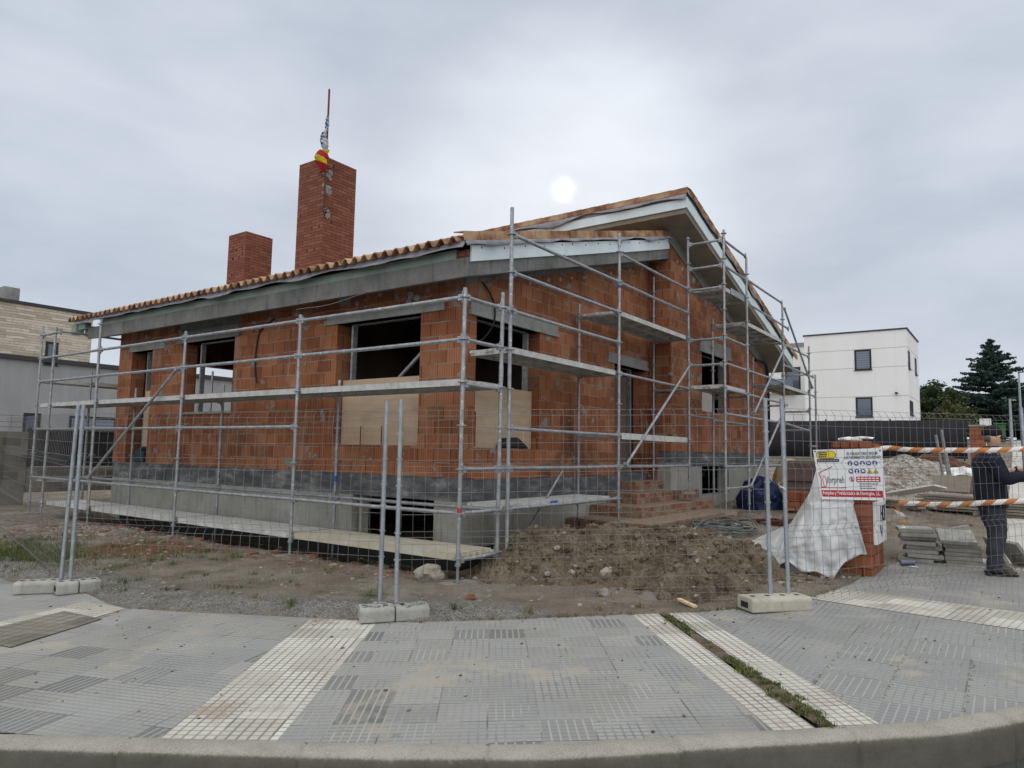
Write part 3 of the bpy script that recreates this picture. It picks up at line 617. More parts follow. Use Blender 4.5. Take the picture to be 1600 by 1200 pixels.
# plinth: rendered band over bare concrete, bitumen below, with cellar openings
C1 = (1.33, 2.97, .24, .80)
mb = MB()
def rect_wall(mb, axis, c, u0, u1, z0, z1, th, mi=0):
    if axis == 'X': mb.box((c, u0, z0), (c + th, u1, z1), mi)
    else: mb.box((u0, c, z0), (u1, c + th, z1), mi)
rect_wall(mb, 'X', XW + .01, YW + .01, YE - .012, .80, BZ - .002, .3); rect_wall(mb, 'Y', YW + .01, XW + .311, 6.99, .72, BZ - .002, .3)
mb.box((XG + .012, YG + .012, 1.24), (XE - .01, YG + .3, 1.543)); mb.box((XE - .3, YG + .301, 1.24), (XE - .012, YE - .02, 1.543))
mb.build('plinth', 'plinth', house)
wall('foundation_wall', 'X', XW + .014, YW + .014, YE - .016, -.5, .798, [(C1[0], C1[1], .2, .798)], .3, 'base')
mb = MB(); rect_wall(mb, 'Y', YW + .014, XW + .32, 6.99, -.5, .718, .3); mb.box((XG + .016, YG + .016, -.2), (8.72, YG + .3, 1.238)); mb.box((10.5, YG + .016, -.2), (XE - .014, YG + .3, 1.238)); mb.box((XE - .3, YG + .31, -.2), (XE - .016, YE - .02, 1.238)); mb.box((8.72, YG + .016, -.2), (10.5, YG + .3, .60))
mb.build('foundation_wall', 'base', house)
mb = MB(); mb.box((XW - .012, YW + .0, -.5), (XW + .010, YE - .5, .19)); mb.box((XW + .03, YW - .012, -.5), (4.4, YW + .01, .17)); mb.build('damp_membrane', 'dark', house)
for (y0, y1) in ((C1[0] + .001, C1[0] + .05), (C1[1] - .16, C1[1] - .11)): mb = MB(); mb.box((XW + .06, y0, .2), (XW + .2, y1, .797)); mb.build('cellar_window_jamb', 'base', house)
# floor, inner walls, ceilings keep the rooms dark
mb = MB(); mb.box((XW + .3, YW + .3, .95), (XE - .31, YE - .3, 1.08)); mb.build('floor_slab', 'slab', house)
mb = MB()
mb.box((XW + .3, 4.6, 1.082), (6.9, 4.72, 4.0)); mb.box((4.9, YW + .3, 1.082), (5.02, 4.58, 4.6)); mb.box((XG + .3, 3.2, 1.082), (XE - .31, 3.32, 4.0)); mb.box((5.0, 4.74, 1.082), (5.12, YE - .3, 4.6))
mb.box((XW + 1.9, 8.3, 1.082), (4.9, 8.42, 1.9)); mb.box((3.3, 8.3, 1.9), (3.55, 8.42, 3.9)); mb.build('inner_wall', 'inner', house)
mb = MB(); mb.box((XW + 2.2, YW + .3, -.4), (XW + 2.3, 4.5, .94)); mb.build('cellar_wall', 'dark', house)  # near-black colour carries the shade of the unlit cellar
mb = MB(); mb.box((8.6, YG + 2.2, -.2), (11, YG + 2.3, 1.2)); mb.build('cellar_wall', 'dark', house)  # same painted darkness behind the gable's cellar opening

# lintels
def lintel(a, b): m_ = MB(); m_.box(a, b); return m_.build('lintel', 'lintel', house, bevel=.006)
lintel((XW - .02, 8.6, 3.42), (XW + .27, 10.02, 3.60)); 
m_ = MB(); m_.box((XW - .03, 6.05, 3.46), (XW + .27, 8.15, 3.52)); m_.box((XW - .012, 6.1, 3.52), (XW + .27, 8.1, 3.70)); m_.box((XW - .004, 6.1, 3.70), (XW + .27, 8.1, 3.84)); m_.build('lintel', 'slab', house)
m_ = MB(); m_.box((XW - .03, 1.22, 3.43), (XW + .27, 3.75, 3.50)); m_.box((XW - .012, 1.24, 3.50), (XW + .27, 3.7, 3.60)); m_.build('lintel', 'lintel', house)
m_ = MB(); m_.box((1.16, YW - .045, 3.36), (3.46, YW + .27, 3.42)); m_.box((1.18, YW - .025, 3.42), (3.44, YW + .27, 3.545)); m_.build('lintel', 'lintel', house)
m_ = MB(); m_.box((5.2, YW - .03, 3.16), (6.97, YW + .27, 3.22)); m_.box((5.24, YW - .015, 3.22), (6.96, YW + .27, 3.36)); m_.build('lintel', 'lintel', house)
m_ = MB(); m_.box((8.58, YG - .03, 3.76), (10.68, YG + .27, 3.83)); m_.box((8.62, YG - .015, 3.83), (10.64, YG + .27, 4.08)); m_.build('lintel', 'lintel', house)
# galvanised sub-frames, plywood closing the lower halves
def board(axis, c, u0, u1, z0, z1, mat='ply', name='plywood_board'):
    m_ = MB(); rect_wall(m_, axis, c, u0, u1, z0, z1, .018); return m_.build(name, mat, house)
board('X', XW + .13, W3[0] + .002, W3[1] - .03, W3[2] + .001, 2.55); board('Y', YW + .13, V1[0] + .002, V1[1] - .02, V1[2] + .001, 2.43); board('X', XW + .14, W1[0] + .002, W1[0] + .45, 1.3, 2.6)
board('Y', YG + .16, WG[0] + .3, WG[1] - .75, 2.452, 3.0, 'pale'); board('Y', YW + .2, DR[0] + .35, DR[0] + .9, 1.1, 3.0, 'inner', 'door_board')
def frame(axis, c, u0, u1, z0, z1, mat='galv2'):
    m_ = MB(); w = .04
    rect_wall(m_, axis, c, u1 - w, u1, z0, z1, .09); rect_wall(m_, axis, c, u0, u1 - w, z1 - .012, z1, .09); m_.build('window_frame', mat, house)
frame('X', XW + .15, W3[0] + .003, W3[1] - .16, W3[2] + .003, W3[3] - .003); frame('X', XW + .15, W2[0] + .003, W2[1] - .35, W2[2] + .003, W2[3] - .003); frame('Y', YW + .15, V1[0] + .003, V1[1] - .1, V1[2] + .003, V1[3] - .003)
frame('X', XW + .15, W1[0] + .12, W1[0] + .5, 1.3, W1[3] - .003, 'lintel'); frame('Y', YG + .17, WG[0] + .004, WG[1] - .004, WG[2] + .004, WG[3] - .003); frame('Y', YW + .16, DR[0] + .004, DR[1] - .35, DR[2] + .03, DR[3] - .004, 'galv2')
m_ = MB(); m_.box((XW - .02, W2[0] - .02, W2[2] - .045), (XW + .25, W2[1] - .1, W2[2] - .002)); m_.build('window_sill', 'lintel', house)
m_ = MB(); m_.tube([(XW + .3, 1.55, 3.2), (XW + .22, 2.35, 2.5)], .028, 8); m_.build('strut', 'galv', house)
m_ = MB(); m_.box((XW + .5, 6.75, 1.09), (XW + .56, 6.81, 3.9)); m_.tube([(XW + .25, 6.5, 1.1), (XW + .25, 6.5, 2.75)], .025, 8); m_.tube([(XW + .2, 7.2, 1.1), (XW + .2, 7.2, 2.9)], .02, 8); m_.build('prop', 'galv', house)

# --- roofs: slab, fascia boards, felt and tiles
def slope_slab(name, x0, x1, y0, y1, zf, t, mat, t0=0.0):
    m_ = MB(); m_.extr([(x0, y0, zf(x0) + t0), (x1, y0, zf(x1) + t0), (x1, y0, zf(x1) + t0 + t), (x0, y0, zf(x0) + t0 + t)], (0, y1 - y0, 0)); return m_.build(name, mat, house)
slope_slab('roof_slab', .55, 6.99, .43, 10.85, zlow, .25, 'slab')
slope_slab('roof_slab', 6.42, 14.3, -.16, 11.0, zhigh, .13, 'soffit')
# eave edge of the lower roof gets a drip of raw concrete
m_ = MB(); m_.box((.555, .62, 3.95), (.60, 10.3, 4.075)); m_.build('fascia_board', 'board_g', house)
m_ = MB(); m_.box((.50, 10.9, 3.93), (.62, 11.2, 4.07)); m_.box((.46, 11.22, 3.84), (.62, 11.45, 4.06)); m_.build('fascia_board', 'board_g', house)
m_ = MB(); m_.box((.64, 10.86, 3.8), (.9, 11.2, 4.0)); m_.build('fascia_board', 'board_g', house)
m_ = MB(); zz = lambda x: zlow(x)
for a, b in ((.60, 2.9), (2.905, 4.9), (4.905, 6.95)):
    m_.extr([(a, .40, zz(a) + .185), (b, .40, zz(b) + .20), (b, .40, zz(b) + .40), (a, .40, zz(a) + .40)], (0, .028, 0))
    for k in range(5):
        x = a + .2 + k * (b - a - .3) / 4; m_.tube([(x, .394, zz(x) + .36 - .02 * (k % 2)), (x, .402, zz(x) + .36 - .02 * (k % 2))], .012, 6, 1)
m_.build('fascia_board', ['board_w', 'cable'], house)
m_ = MB(); m_.box((.562, .44, 3.952), (.70, .60, 4.05)); m_.build('end_brick', 'chim', house)
m_ = MB(); zz = zhigh
for a, b in ((6.40, 8.6), (8.605, 10.9), (10.905, 14.2)):
    m_.extr([(a, -.19, zz(a) + .10), (b, -.19, zz(b) + .10), (b, -.19, zz(b) + .32), (a, -.19, zz(a) + .32)], (0, .028, 0))
m_.box((6.385, -.158, zz(6.4) + .09), (6.415, 10.9, zz(6.4) + .27)); m_.build('fascia_board', 'board_w', house)
m_ = MB(); m_.extr([(6.42, -.17, zz(6.42) + .32), (14.3, -.17, zz(14.3) + .32), (14.3, -.17, zz(14.3) + .50), (6.42, -.17, zz(6.42) + .50)], (0, .1, 0)); m_.build('batten', 'board_g', house); m_ = MB(); m_.box((6.418, -.06, zz(6.4) + .131), (6.5, 10.9, zz(6.4) + .40)); m_.build('batten', 'underlay', house)
# rough concrete ribbon where the gable meets the soffit
m_ = MB(); m_.extr([(6.9, YG - .03, zz(6.9) - .24), (13.75, YG - .03, zz(13.75) - .24), (13.75, YG - .03, zz(13.75) - .002), (6.9, YG - .03, zz(6.9) - .002)], (0, .05, 0)); m_.build('edge_beam', 'slab', house)
m_ = MB(); m_.extr([(1.06, YW - .02, zlow(1.06) - .07), (6.98, YW - .02, zlow(6.98) - .07), (6.98, YW - .02, zlow(6.98) - .002), (1.06, YW - .02, zlow(1.06) - .002)], (0, .04, 0)); m_.build('edge_beam', 'slab', house)
# roofing felt hanging in waves under the tiles
def felt(name, pts, drop, off, amp=.03):
    n = 150; P = resample3(pts, n); v = []; o = Vector(off)
    for i, p in enumerate(P):
        w1_ = mn.noise(Vector((p.x * 1.7 + p.y * 1.3, p.z, 3.0))); w2_ = mn.noise(Vector((p.x * 4.3 + p.y * 3.7, 1, 7.0)))
        v += [p, p + Vector((0, 0, -drop * .40)) + o * .001, p + Vector((0, 0, -drop * (1.0 + .9 * w1_))) + o * (.02 + amp * (1 + w2_ + w1_))]
    m_ = MB(); m_.add(v, [(i * 3 + k, (i + 1) * 3 + k, (i + 1) * 3 + k + 1, i * 3 + k + 1) for i in range(n - 1) for k in range(2)], 0, True); o_ = m_.build(name, 'underlay', house)
    s_ = o_.modifiers.new('solid', 'SOLIDIFY'); s_.thickness = .006
def resample3(pl, n):
    pl = [Vector(p) for p in pl]; L = [0]
    for a, b in zip(pl, pl[1:]): L.append(L[-1] + (b - a).length)
    out = []
    for i in range(n):
        t = L[-1] * i / (n - 1); k = min(max(j for j in range(len(L)) if L[j] <= t + 1e-9), len(pl) - 2); out.append(pl[k].lerp(pl[k + 1], (t - L[k]) / (L[k + 1] - L[k])))
    return out
felt('underlay', [(.46, .40, 4.128), (.46, 11.3, 4.128)], .085, (-1, 0, 0), .03)
felt('underlay', [(.45, .392, zlow(.45) + .50), (7.0, .392, zlow(7) + .50)], .10, (0, -1, 0), .02)
felt('underlay', [(6.375, -.19, zhigh(6.4) + .42), (6.375, 10.8, zhigh(6.4) + .42)], .15, (-1, 0, 0), .03)
felt('underlay', [(6.4, -.20, zhigh(6.4) + .50), (14.4, -.20, zhigh(14.4) + .50)], .13, (0, -1, 0), .01)
# curved clay tiles: half-round covers over flat pans, course by course
def tiles(name, x0, x1, y0, y1, zf, pitch, course, up):
    m_ = MB(); nper = int(round((y1 - y0) / pitch)); prof = []
    for k in range(nper):
        yb = y0 + k * pitch + random.uniform(-.004, .004)
        for a in range(7):
            t = a / 6; prof.append((yb + pitch * .66 * t, .070 * math.sin(math.pi * t) ** .75))
        prof += [(yb + pitch * .74, -.006), (yb + pitch * .9, -.010)]
    n = len(prof); nc = max(1, int(abs(x1 - x0) / course)); st = (x1 - x0) / nc; th = .014
    for c in range(nc):
        xa, xb = x0 + c * st, x0 + (c + 1) * st + (.06 if st > 0 else -.06); vs = []
        jit = [random.uniform(-.012, .012) for _ in range(nper + 1)]
        for (x, lift, o) in ((xa, .03, 0), (xb, .008, 0), (xb, .008, -th), (xa, .03, -th)):
            for q, (y, h) in enumerate(prof):
                vs.append((x + (jit[q // 9] if x == xa else 0), y, zf(x) + up + lift + h + o))
        fs = []
        for r_ in range(4):
            r2 = (r_ + 1) % 4
            fs += [(r_ * n + i, r_ * n + i + 1, r2 * n + i + 1, r2 * n + i) for i in range(n - 1)]
        m_.add(vs, fs, 0, False)
    return m_.build(name, 'tile', house)
tiles('roof_tiles', .36, 7.2, .47, 11.4, lambda x: zlow(x), .2, .38, .445)
tiles('roof_tiles', 14.62, 6.5, -.02, 11.0, lambda x: zhigh(x), .2, .40, .34)
# verge and ridge tiles: angled caps lapped one over the next
def caps(name, p, q, down, side, L=.335, w=.16, h=.115):
    p, q = Vector(p), Vector(q); d = q - p; n = int(d.length / L); d.normalize(); side = Vector(side); m_ = MB(); pr_ = d.cross(side); pr_ = pr_ if pr_.z > 0 else -pr_
    for i in range(n):
        a = p + d * (i * L) + Vector((0, 0, random.uniform(-.002, .002))) ; b = a + d * (L + .03); oa, ob = .007, .0
        for (u, o) in ((a, oa),):
            pass
        P = lambda base, s_, z_, o: base + side * (s_ + o) + pr_ * (z_ + o)
        vs = [P(a, 0, -h, oa), P(b, 0, -h, ob), P(b, 0, 0, ob), P(a, 0, 0, oa), P(b, -w, .012, ob), P(a, -w, .012, oa), P(a, -.014, -h, oa), P(b, -.014, -h, ob), P(b, -.014, -.016, ob), P(a, -.014, -.016, oa), P(b, -w, -.004, ob), P(a, -w, -.004, oa)]
        m_.add(vs, [(0, 1, 2, 3), (3, 2, 4, 5), (6, 9, 8, 7), (9, 11, 10, 8), (0, 6, 7, 1), (0, 3, 9, 6), (3, 5, 11, 9), (1, 7, 8, 2), (2, 8, 10, 4), (4, 10, 11, 5)])
    return m_.build(name, 'tile', house)
caps('verge_tiles', (.40, .385, zlow(.4) + .575), (7.1, .385, zlow(7.1) + .575), 0, (0, -1, 0))
caps('verge_tiles', (14.62, -.215, zhigh(14.62) + .575), (6.42, -.215, zhigh(6.42) + .545), 0, (0, -1, 0), h=.13)
caps('ridge_tiles', (6.36, -.22, zhigh(6.4) + .475), (6.36, 10.9, zhigh(6.4) + .475), 0, (-1, 0, 0), h=.115)

# chimneys
def chimney(x0, x1, y0, y1, zt):
    m_ = MB(); m_.box((x0, y0, zlow(x0) + .3), (x1, y1, zt)); o = m_.build('chimney', 'chim', house); return o
CH = chimney(2.535, 3.345, 5.785, 6.595, 7.275)
chimney(2.89, 3.59, 8.887, 9.567, 6.372)

# entrance steps
m_ = MB()
for (x0, y0, x1, z) in ((3.8, -.66, 7.8, .42), (4.6, -.10, 8.05, .60), (5.2, .28, 8.2, .78), (5.75, .56, 6.99, .97)):
    zb = z - .6
    m_.box((x0, y0, zb), (x1, YW - .003 if x1 < 7 else YG - .004, z))
    if x1 > 7: m_.box((x0 + .001, YG - .0035, zb), (6.97, YW - .004, z - .001))
m_.build('entrance_steps', 'step', house, bevel=.012)

# loose cables stapled to the brickwork, bars left in the sill
def cable(pts, r=.011, mat='cable', name='cable'):
    m_ = MB(); m_.tube(smooth(pts), r, 6); return m_.build(name, mat, house)
def smooth(pts, k=8):
    P = [Vector(p) for p in pts]; out = []
    for i in range(len(P) - 1):
        a, b, c, d = P[max(0, i - 1)], P[i], P[i + 1], P[min(len(P) - 1, i + 2)]
        for j in range(k):
            t = j / k; out.append(.5 * ((2 * b) + (c - a) * t + (2 * a - 5 * b + 4 * c - d) * t * t + (3 * b - a - 3 * c + d) * t ** 3))
    return out + [P[-1]]
cable([(XW - .02, 5.05, 3.66), (XW - .02, 5.42, 3.52), (XW - .03, 5.52, 3.2), (XW - .03, 5.52, 2.8), (XW - .03, 5.44, 2.58)], .014)
cable([(1.42, YW - .02, 3.86), (1.56, YW - .04, 3.74), (1.68, YW - .05, 3.55), (1.66, YW - .05, 3.3), (1.56, YW + .05, 3.08), (1.4, YW + .12, 2.98)], .014)
cable([(12.6, YG - .03, 4.02), (13.3, YG - .08, 4.0), (13.62, YG - .06, 3.7), (13.68, YG - .05, 3.1), (13.7, YG - .05, 2.3), (13.7, YG - .05, 1.6)], .035)
cable([(XW + .05, 4.2, 3.66), (XW - .45, 3.9, 3.63), (XW - .55, 3.0, 3.6), (XW - .5, 2.2, 3.72)], .004, 'lintel')
for y in (2.9, 2.45, 2.05): m_ = MB(); m_.tube([(XW + .06, y, 1.53), (XW + .06, y, 1.83)], .008, 6); m_.build('rebar', 'rust', house)
m_ = MB(); m_.tube([(1.42, YW + .05, 1.55), (1.42, YW + .05, 2.02), (1.36, YW + .05, 2.04)], .008, 6); m_.build('rebar', 'rust', house)
m_ = MB()   # broken block edges and mortar snots under the eave
random.seed(11)
for k in range(26):
    y = random.uniform(1.1, 10.2); z = zlow(XW) - random.uniform(.03, .25); m_.rock((XW - .0, y, z), random.uniform(.02, .06), 0, (.35, 1.2, 1.0))
for k in range(20):
    x = random.uniform(1.2, 6.8); m_.rock((x, YW, zlow(x) - random.uniform(.04, .2)), random.uniform(.02, .05), 0, (1.2, .35, 1))
for k in range(16):
    x = random.uniform(7.2, 12.5); m_.rock((x, YG, zhigh(x) - random.uniform(.25, .5)), random.uniform(.02, .06), 0, (1.2, .35, 1))
o = m_.build('mortar_lumps', 'lintel', house); o['kind'] = 'stuff'
m_ = MB(); m_.extr([(1.98, YW + .02, 1.532), (2.75, YW + .02, 1.532), (2.6, YW + .02, 1.62), (2.45, YW + .02, 1.70), (2.1, YW + .02, 1.68)], (0, .1, 0)); o = m_.build('rubble_bag', 'cable', house, bevel=.03)
mb = MB(); mb.box((XW + .02, 9.25, 1.12), (XW + .2, 9.6, 1.36)); mb.rock((XW + .1, 9.4, 1.36), .12)
o = one(mb, 'teal_bag', 'teal', 'small dark teal bag left in the narrow doorway at the far end of the house', 'bag', bevel=.03)

# the flag wired to the big chimney
def strip_cloth(name, pts, wds, mats, split, label, cat):
    P = smooth(pts, 6); n = len(P); m_ = MB(); vs = []
    for i, p in enumerate(P):
        t = i / (n - 1); k = t * (len(wds) - 1); a = int(min(k, len(wds) - 2)); w = wds[a] + (wds[a + 1] - wds[a]) * (k - a)
        an = i * .75; 
        for q in range(7):
            th = q / 6 * 2.6 * math.pi + an; vs.append(p + Vector((math.cos(th) * w * (.5 + .5 * q / 6), math.sin(th) * w * (.5 + .5 * q / 6), .01 * math.sin(q * 2 + i))))
    for i in range(n - 1):
        for q in range(6): m_.add([vs[i * 7 + q], vs[i * 7 + q + 1], vs[(i + 1) * 7 + q + 1], vs[(i + 1) * 7 + q]], [(0, 1, 2, 3)], split(i / (n - 1), q), True)
    return m_.build(name, mats)
fx, fy = 2.535, 5.785
pole = MB(); pole.tube([(fx - .03, fy - .06, 6.2), (fx - .03, fy - .06, 8.63)], .018, 8)
fl = thing('flagpole', 'thin red-tipped pole with a rolled blue and white flag on the tall chimney', 'flagpole', (fx - .03, fy - .06, 6.2))
pole.build('pole', 'rust', fl)
pt = MB(); pt.tube([(fx - .03, fy - .06, 8.1), (fx - .03, fy - .06, 8.64)], .020, 8); pt.build('pole_tip', simple('faded_red', (.22, .035, .04), .7), fl)
fc = strip_cloth('flag', [(fx - .03, fy - .06, 8.1), (fx - .05, fy - .05, 7.85), (fx - .08, fy - .02, 7.6), (fx - .06, fy - .05, 7.35)], [.02, .055, .04, .08, .10, .07], [simple('flag_grey', (.30, .33, .38), .8), simple('flag_blue', (.06, .08, .22), .8), simple('flag_white', (.5, .52, .55), .8)], lambda t, q: (int(t * 14) + q) % 3, '', '')
put(fc, fl)
f2 = strip_cloth('pennant', [(fx - .06, fy - .06, 7.36), (fx - .12, fy - .0, 7.2), (fx - .1, fy - .03, 7.05), (fx - .07, fy + .0, 6.92)], [.10, .17, .13, .05], ['signy', 'signr'], lambda t, q: 1 if (q > 3 or t > .72) else 0, '', '')
put(f2, fl)
random.seed(3)
for z in (6.92, 6.58, 6.15):
    mt_ = MB()
    for k in range(9): mt_.rock((fx + random.uniform(-.02, .14) , fy - .02 + random.uniform(-.02, .02), z + random.uniform(-.09, .09)), random.uniform(.03, .065), 0, (1, .5, 1))
    mt_.build('plaster_fixing', 'lintel', fl)
mt_ = MB(); mt_.tube([(fx - .05, fy - .1, 7.0), (fx + .32, fy - .04, 7.1)], .012, 6); mt_.build('tie_wire', 'rust', fl); mt_ = MB(); mt_.tube([(fx - .08, fy - .08, 6.12), (fx + .18, fy - .04, 6.28)], .012, 6); mt_.build('tie_wire', 'rust', fl)

# ------------------------------------------------------------------ scaffolding
def lv(k): return .275 + .5 * k
class Scaf:
    def __init__(s, name, label, loc, group='scaffold runs around the brick house'):
        s.t = thing(name, label, 'scaffold', loc, group)
    def std(s, x, y, z0, z1, board=False, dark=False, mark=None, sleeve=True):
        m = MB(); a = (x + random.uniform(-.006, .006), y + random.uniform(-.006, .006)); b = (x + random.uniform(-.012, .012), y + random.uniform(-.012, .012))
        at = lambda z: (a[0] + (b[0] - a[0]) * (z - z0) / (z1 - z0), a[1] + (b[1] - a[1]) * (z - z0) / (z1 - z0), z)
        zb = max(z0 + .12, min(lv(0) - .06, z0 + .3)) if z0 < .3 else z0 + .22
        m.tube([at(zb), at(z1)], .0243, 10)
        k = 0
        while lv(k) < z1 - .03:
            if lv(k) > zb + .02:
                c = at(lv(k) - .0); m.tube([(c[0], c[1], c[2] - .006), (c[0], c[1], c[2] + .006)], .058, 10)
            k += 1
        zs = z1 - 1.02
        if sleeve and zs > 1: m.tube([at(zs - .1), at(zs + .1)], .0275, 10)
        m.build('standard', 'galv2' if dark else 'galv', s.t)
        j = MB(); j.tube([at(z0 + .008), at(zb)], .017, 8); j.tube([at(zb - .03), at(zb)], .036, 8); j.box((x - .075, y - .075, z0), (x + .075, y + .075, z0 + .008)); j.build('base_jack', 'galv2', s.t)
        if board:
            q = MB(); M = Matrix.Translation((x, y, z0 - .02)) @ Matrix.Rotation(random.uniform(-.5, .5), 4, 'Z'); q.box((-.2, -.11, -.03), (.2, .11, .018), 0, M); q.build('sole_board', 'ply_dark', s.t)
        if mark:
            q = MB(); c = at(mark[0]); q.tube([(c[0], c[1], c[2]), (c[0], c[1], c[2] + mark[1])], .0275, 10); q.build('tape_mark', mark[2], s.t)
    def rail(s, p, q, name='guard_rail', dark=False, r=.0243, over=0):
        m = MB(); p, q = Vector(p), Vector(q); d = (q - p).normalized(); a, b = p + d * .035, q - d * (.035 - over)
        sag = Vector((0, 0, -.004)); m.tube([a, (a + b) / 2 + sag, b], r, 10)
        for e, sg in ((a, 1), (b, -1)):        # wedge heads
            m.bar(e - d * sg * .02, e + d * sg * .05, .04, .075); m.bar(e - d * sg * .012 + Vector((0, 0, -.07)), e - d * sg * .012 + Vector((0, 0, .075)), .012, .035, 0, (1, 0, 0))
        m.build(name, 'galv2' if dark else 'galv', s.t)
    def transom(s, p, q): s.rail(p, q, 'transom')
    def brace(s, p, q):
        m = MB(); p, q = Vector(p), Vector(q); m.tube([p, q], .0243, 10); d = (q - p).normalized()
        for e in (p, q): m.tube([e + Vector((0, -.03, 0)) if abs(d.x) > .3 else e + Vector((-.03, 0, 0)), e + Vector((0, .05, 0)) if abs(d.x) > .3 else e + Vector((.05, 0, 0))], .035, 8)
        m.build('brace', 'galv', s.t)
    def deck(s, a, b, axis, z, w0, w1, n=2, mat='deck', t=.078, tilt=0):
        """steel planks from a to b along axis, between w0 and w1 across"""
        wp = (w1 - w0) / n
        for i in range(n):
            m = MB(); lo, hi = w0 + i * wp + .006, w0 + (i + 1) * wp - .006; r_ = random.uniform(-.02, .02)
            A, B = a + .05 + r_, b - .05 + r_; T = lambda u, v, z_: (v, u, z_) if axis == 'Y' else (u, v, z_)
            za, zb = z, z + tilt
            # pan: top sheet and folded edges, open underneath with cross ribs
            def bx(u0, u1, v0, v1, z0, z1):
                f = lambda u: za + (zb - za) * (u - A) / (B - A); P = [T(u, v, f(u) + h) for h in (z0, z1) for (u, v) in ((u0, v0), (u1, v0), (u1, v1), (u0, v1))]
                m.add(P, [(0, 3, 2, 1), (4, 5, 6, 7), (0, 1, 5, 4), (1, 2, 6, 5), (2, 3, 7, 6), (3, 0, 4, 7)])
            bx(A, B, lo, hi, .038, .042); bx(A, B, lo, lo + .012, -t + .042, .037); bx(A, B, hi - .012, hi, -t + .042, .037)
            bx(A, A + .02, lo + .013, hi - .013, -t + .045, .036); bx(B - .02, B, lo + .013, hi - .013, -t + .045, .036)
            k = A + .5
            while k < B - .3: bx(k, k + .03, lo + .013, hi - .013, -.012, .036); k += .5
            for v in (lo + .04, hi - .05):
                for u0, u1 in ((A - .055, A + .0), (B - .0, B + .055)): bx(u0, u1, v - .012, v + .03, -.005, .03)
            m.build('deck_plank', mat, s.t)

random.seed(21)
A = Scaf('scaffold', 'low galvanised scaffold along the long eave wall, with a plank walkway near the ground', (0, 6, 0))
gA = {0: .0, 3: .02, 6: .06, 9: .02, 11.65: .0}
tops = {0: 3.385, 3: 3.36, 6: 3.38, 9: 3.86, 11.65: 3.98}
for y in (0, 3, 6, 9, 11.65): A.std(0, y, gz(0, y) + .02, tops[y], True, False, (.775, .06, 'red') if y == 0 else None)
A.std(.74, 0, gz(.74, 0) - .02, 3.47); A.std(.74, 3, gz(.74, 3), 2.5, False, True, (1.0, .08, 'paint_blue')); A.std(.74, 6, gz(.74, 6), 2.55, False, True); A.std(.74, 9, gz(.74, 9), 2.6, False, True); A.std(.74, 11.0, gz(.74, 11), 3.03, False, True); A.std(0, 11.05, gz(0, 11.05), 3.9, True)
Ys = [0, 3, 6, 9, 11.65]
for a, b in zip(Ys, Ys[1:]):
    for z in (lv(6), lv(5)): A.rail((0, a, z), (0, b, z))
    A.rail((0, a, lv(1)), (0, b, lv(1)), 'ledger')
    if a >= 3: A.rail((0, a, lv(3)), (0, b, lv(3)))
    A.deck(a, b, 'Y', lv(4), .02, .70); A.deck(a, min(b, 10.95), 'Y', lv(0), .02, .70, 2, 'deck_tan' if a == 0 else 'deck')
for a, b in ((0, 3), (3, 6), (6, 9), (9, 11.0)): A.rail((.74, a, lv(1)), (.74, b, lv(1)), 'ledger', True)
for y in (0, 3, 6, 9):
    for k in (0, 4): A.transom((0, y, lv(k) - .02), (.74, y, lv(k) - .02))
for k in (1, 2, 5, 6): A.transom((0, 0, lv(k)), (.74, 0, lv(k)))
A.rail((0, 11.65, lv(7)), (0, 10.75, lv(7)), 'guard_rail')
for z in (lv(7) + .05, lv(3)): A.rail((0.0, 11.05, z), (2.6, 11.05, z), 'guard_rail', True)
A.rail((0, 11.05, lv(1)), (2.6, 11.05, lv(1)), 'ledger', True)
A.deck(0, 2.6, 'X', lv(5), 11.1, 11.6, 1); A.deck(0, 2.6, 'X', lv(1) - .05, 11.1, 11.6, 1)
A.brace((-.045, 6.12, lv(5) - .03), (-.045, 8.98, .86)); A.std(2.6, 11.05, gz(2.6, 11), 3.9, False, True)

B = Scaf('scaffold', 'taller galvanised scaffold in front of the entrance wall, between the front corner and the steps', (3.9, 0, 0))
B.std(.93, 0, gz(.93, 0) + .01, 4.63, True); B.std(3.93, 0, .425, 5.09, True, False, (4.1, .12, 'paint_blue')); B.std(6.93, 0, .785, 5.82, True, True); B.std(3.93, .74, .425, 3.99, False, True); B.std(6.93, .74, .975, 5.1, False, True)
for k in (1, 2, 3, 6, 7, 8): B.rail((.93, 0, lv(k)), (3.93, 0, lv(k)), 'guard_rail' if k > 2 else 'ledger')
for k in (2, 5, 8): B.rail((3.93, 0, lv(k)), (6.93, 0, lv(k)))
B.rail((3.93, 0, lv(9) - .02), (6.93, 0, lv(9) - .02))
B.deck(.93, 3.93, 'X', lv(5), .02, .70); B.deck(3.93, 6.93, 'X', lv(7), .02, .70); 
m = MB(); m.bar((3.98, -.02, lv(3) - .01), (6.76, -.02, lv(3) - .01), .03, .10); m.build('toe_board', 'deck', B.t)
B.deck(.93, 3.8, 'X', lv(1), .06, .68, 1)
m = MB(); m.box((2.02, .055, lv(1) - .02), (2.2, .062, lv(1) + .045)); m.build('plank_label', 'paint_blue', B.t)
for k in (3, 5, 7): B.transom((3.93, 0, lv(k) - .02), (3.93, .74, lv(k) - .02))
for k in (7, 5): B.transom((6.93, 0, lv(k) - .02), (6.93, .74, lv(k) - .02))
for k in (2, 6): B.transom((.74, 0, lv(k)), (.93, 0, lv(k)))
B.brace((6.88, -.05, lv(6) - .04), (4.12, -.05, lv(2) + .04))
m = MB(); m.tube([(2.9, .42, 1.2), (1.75, .45, .12)], .018, 8); m.build('tie_bar', 'galv2', B.t)

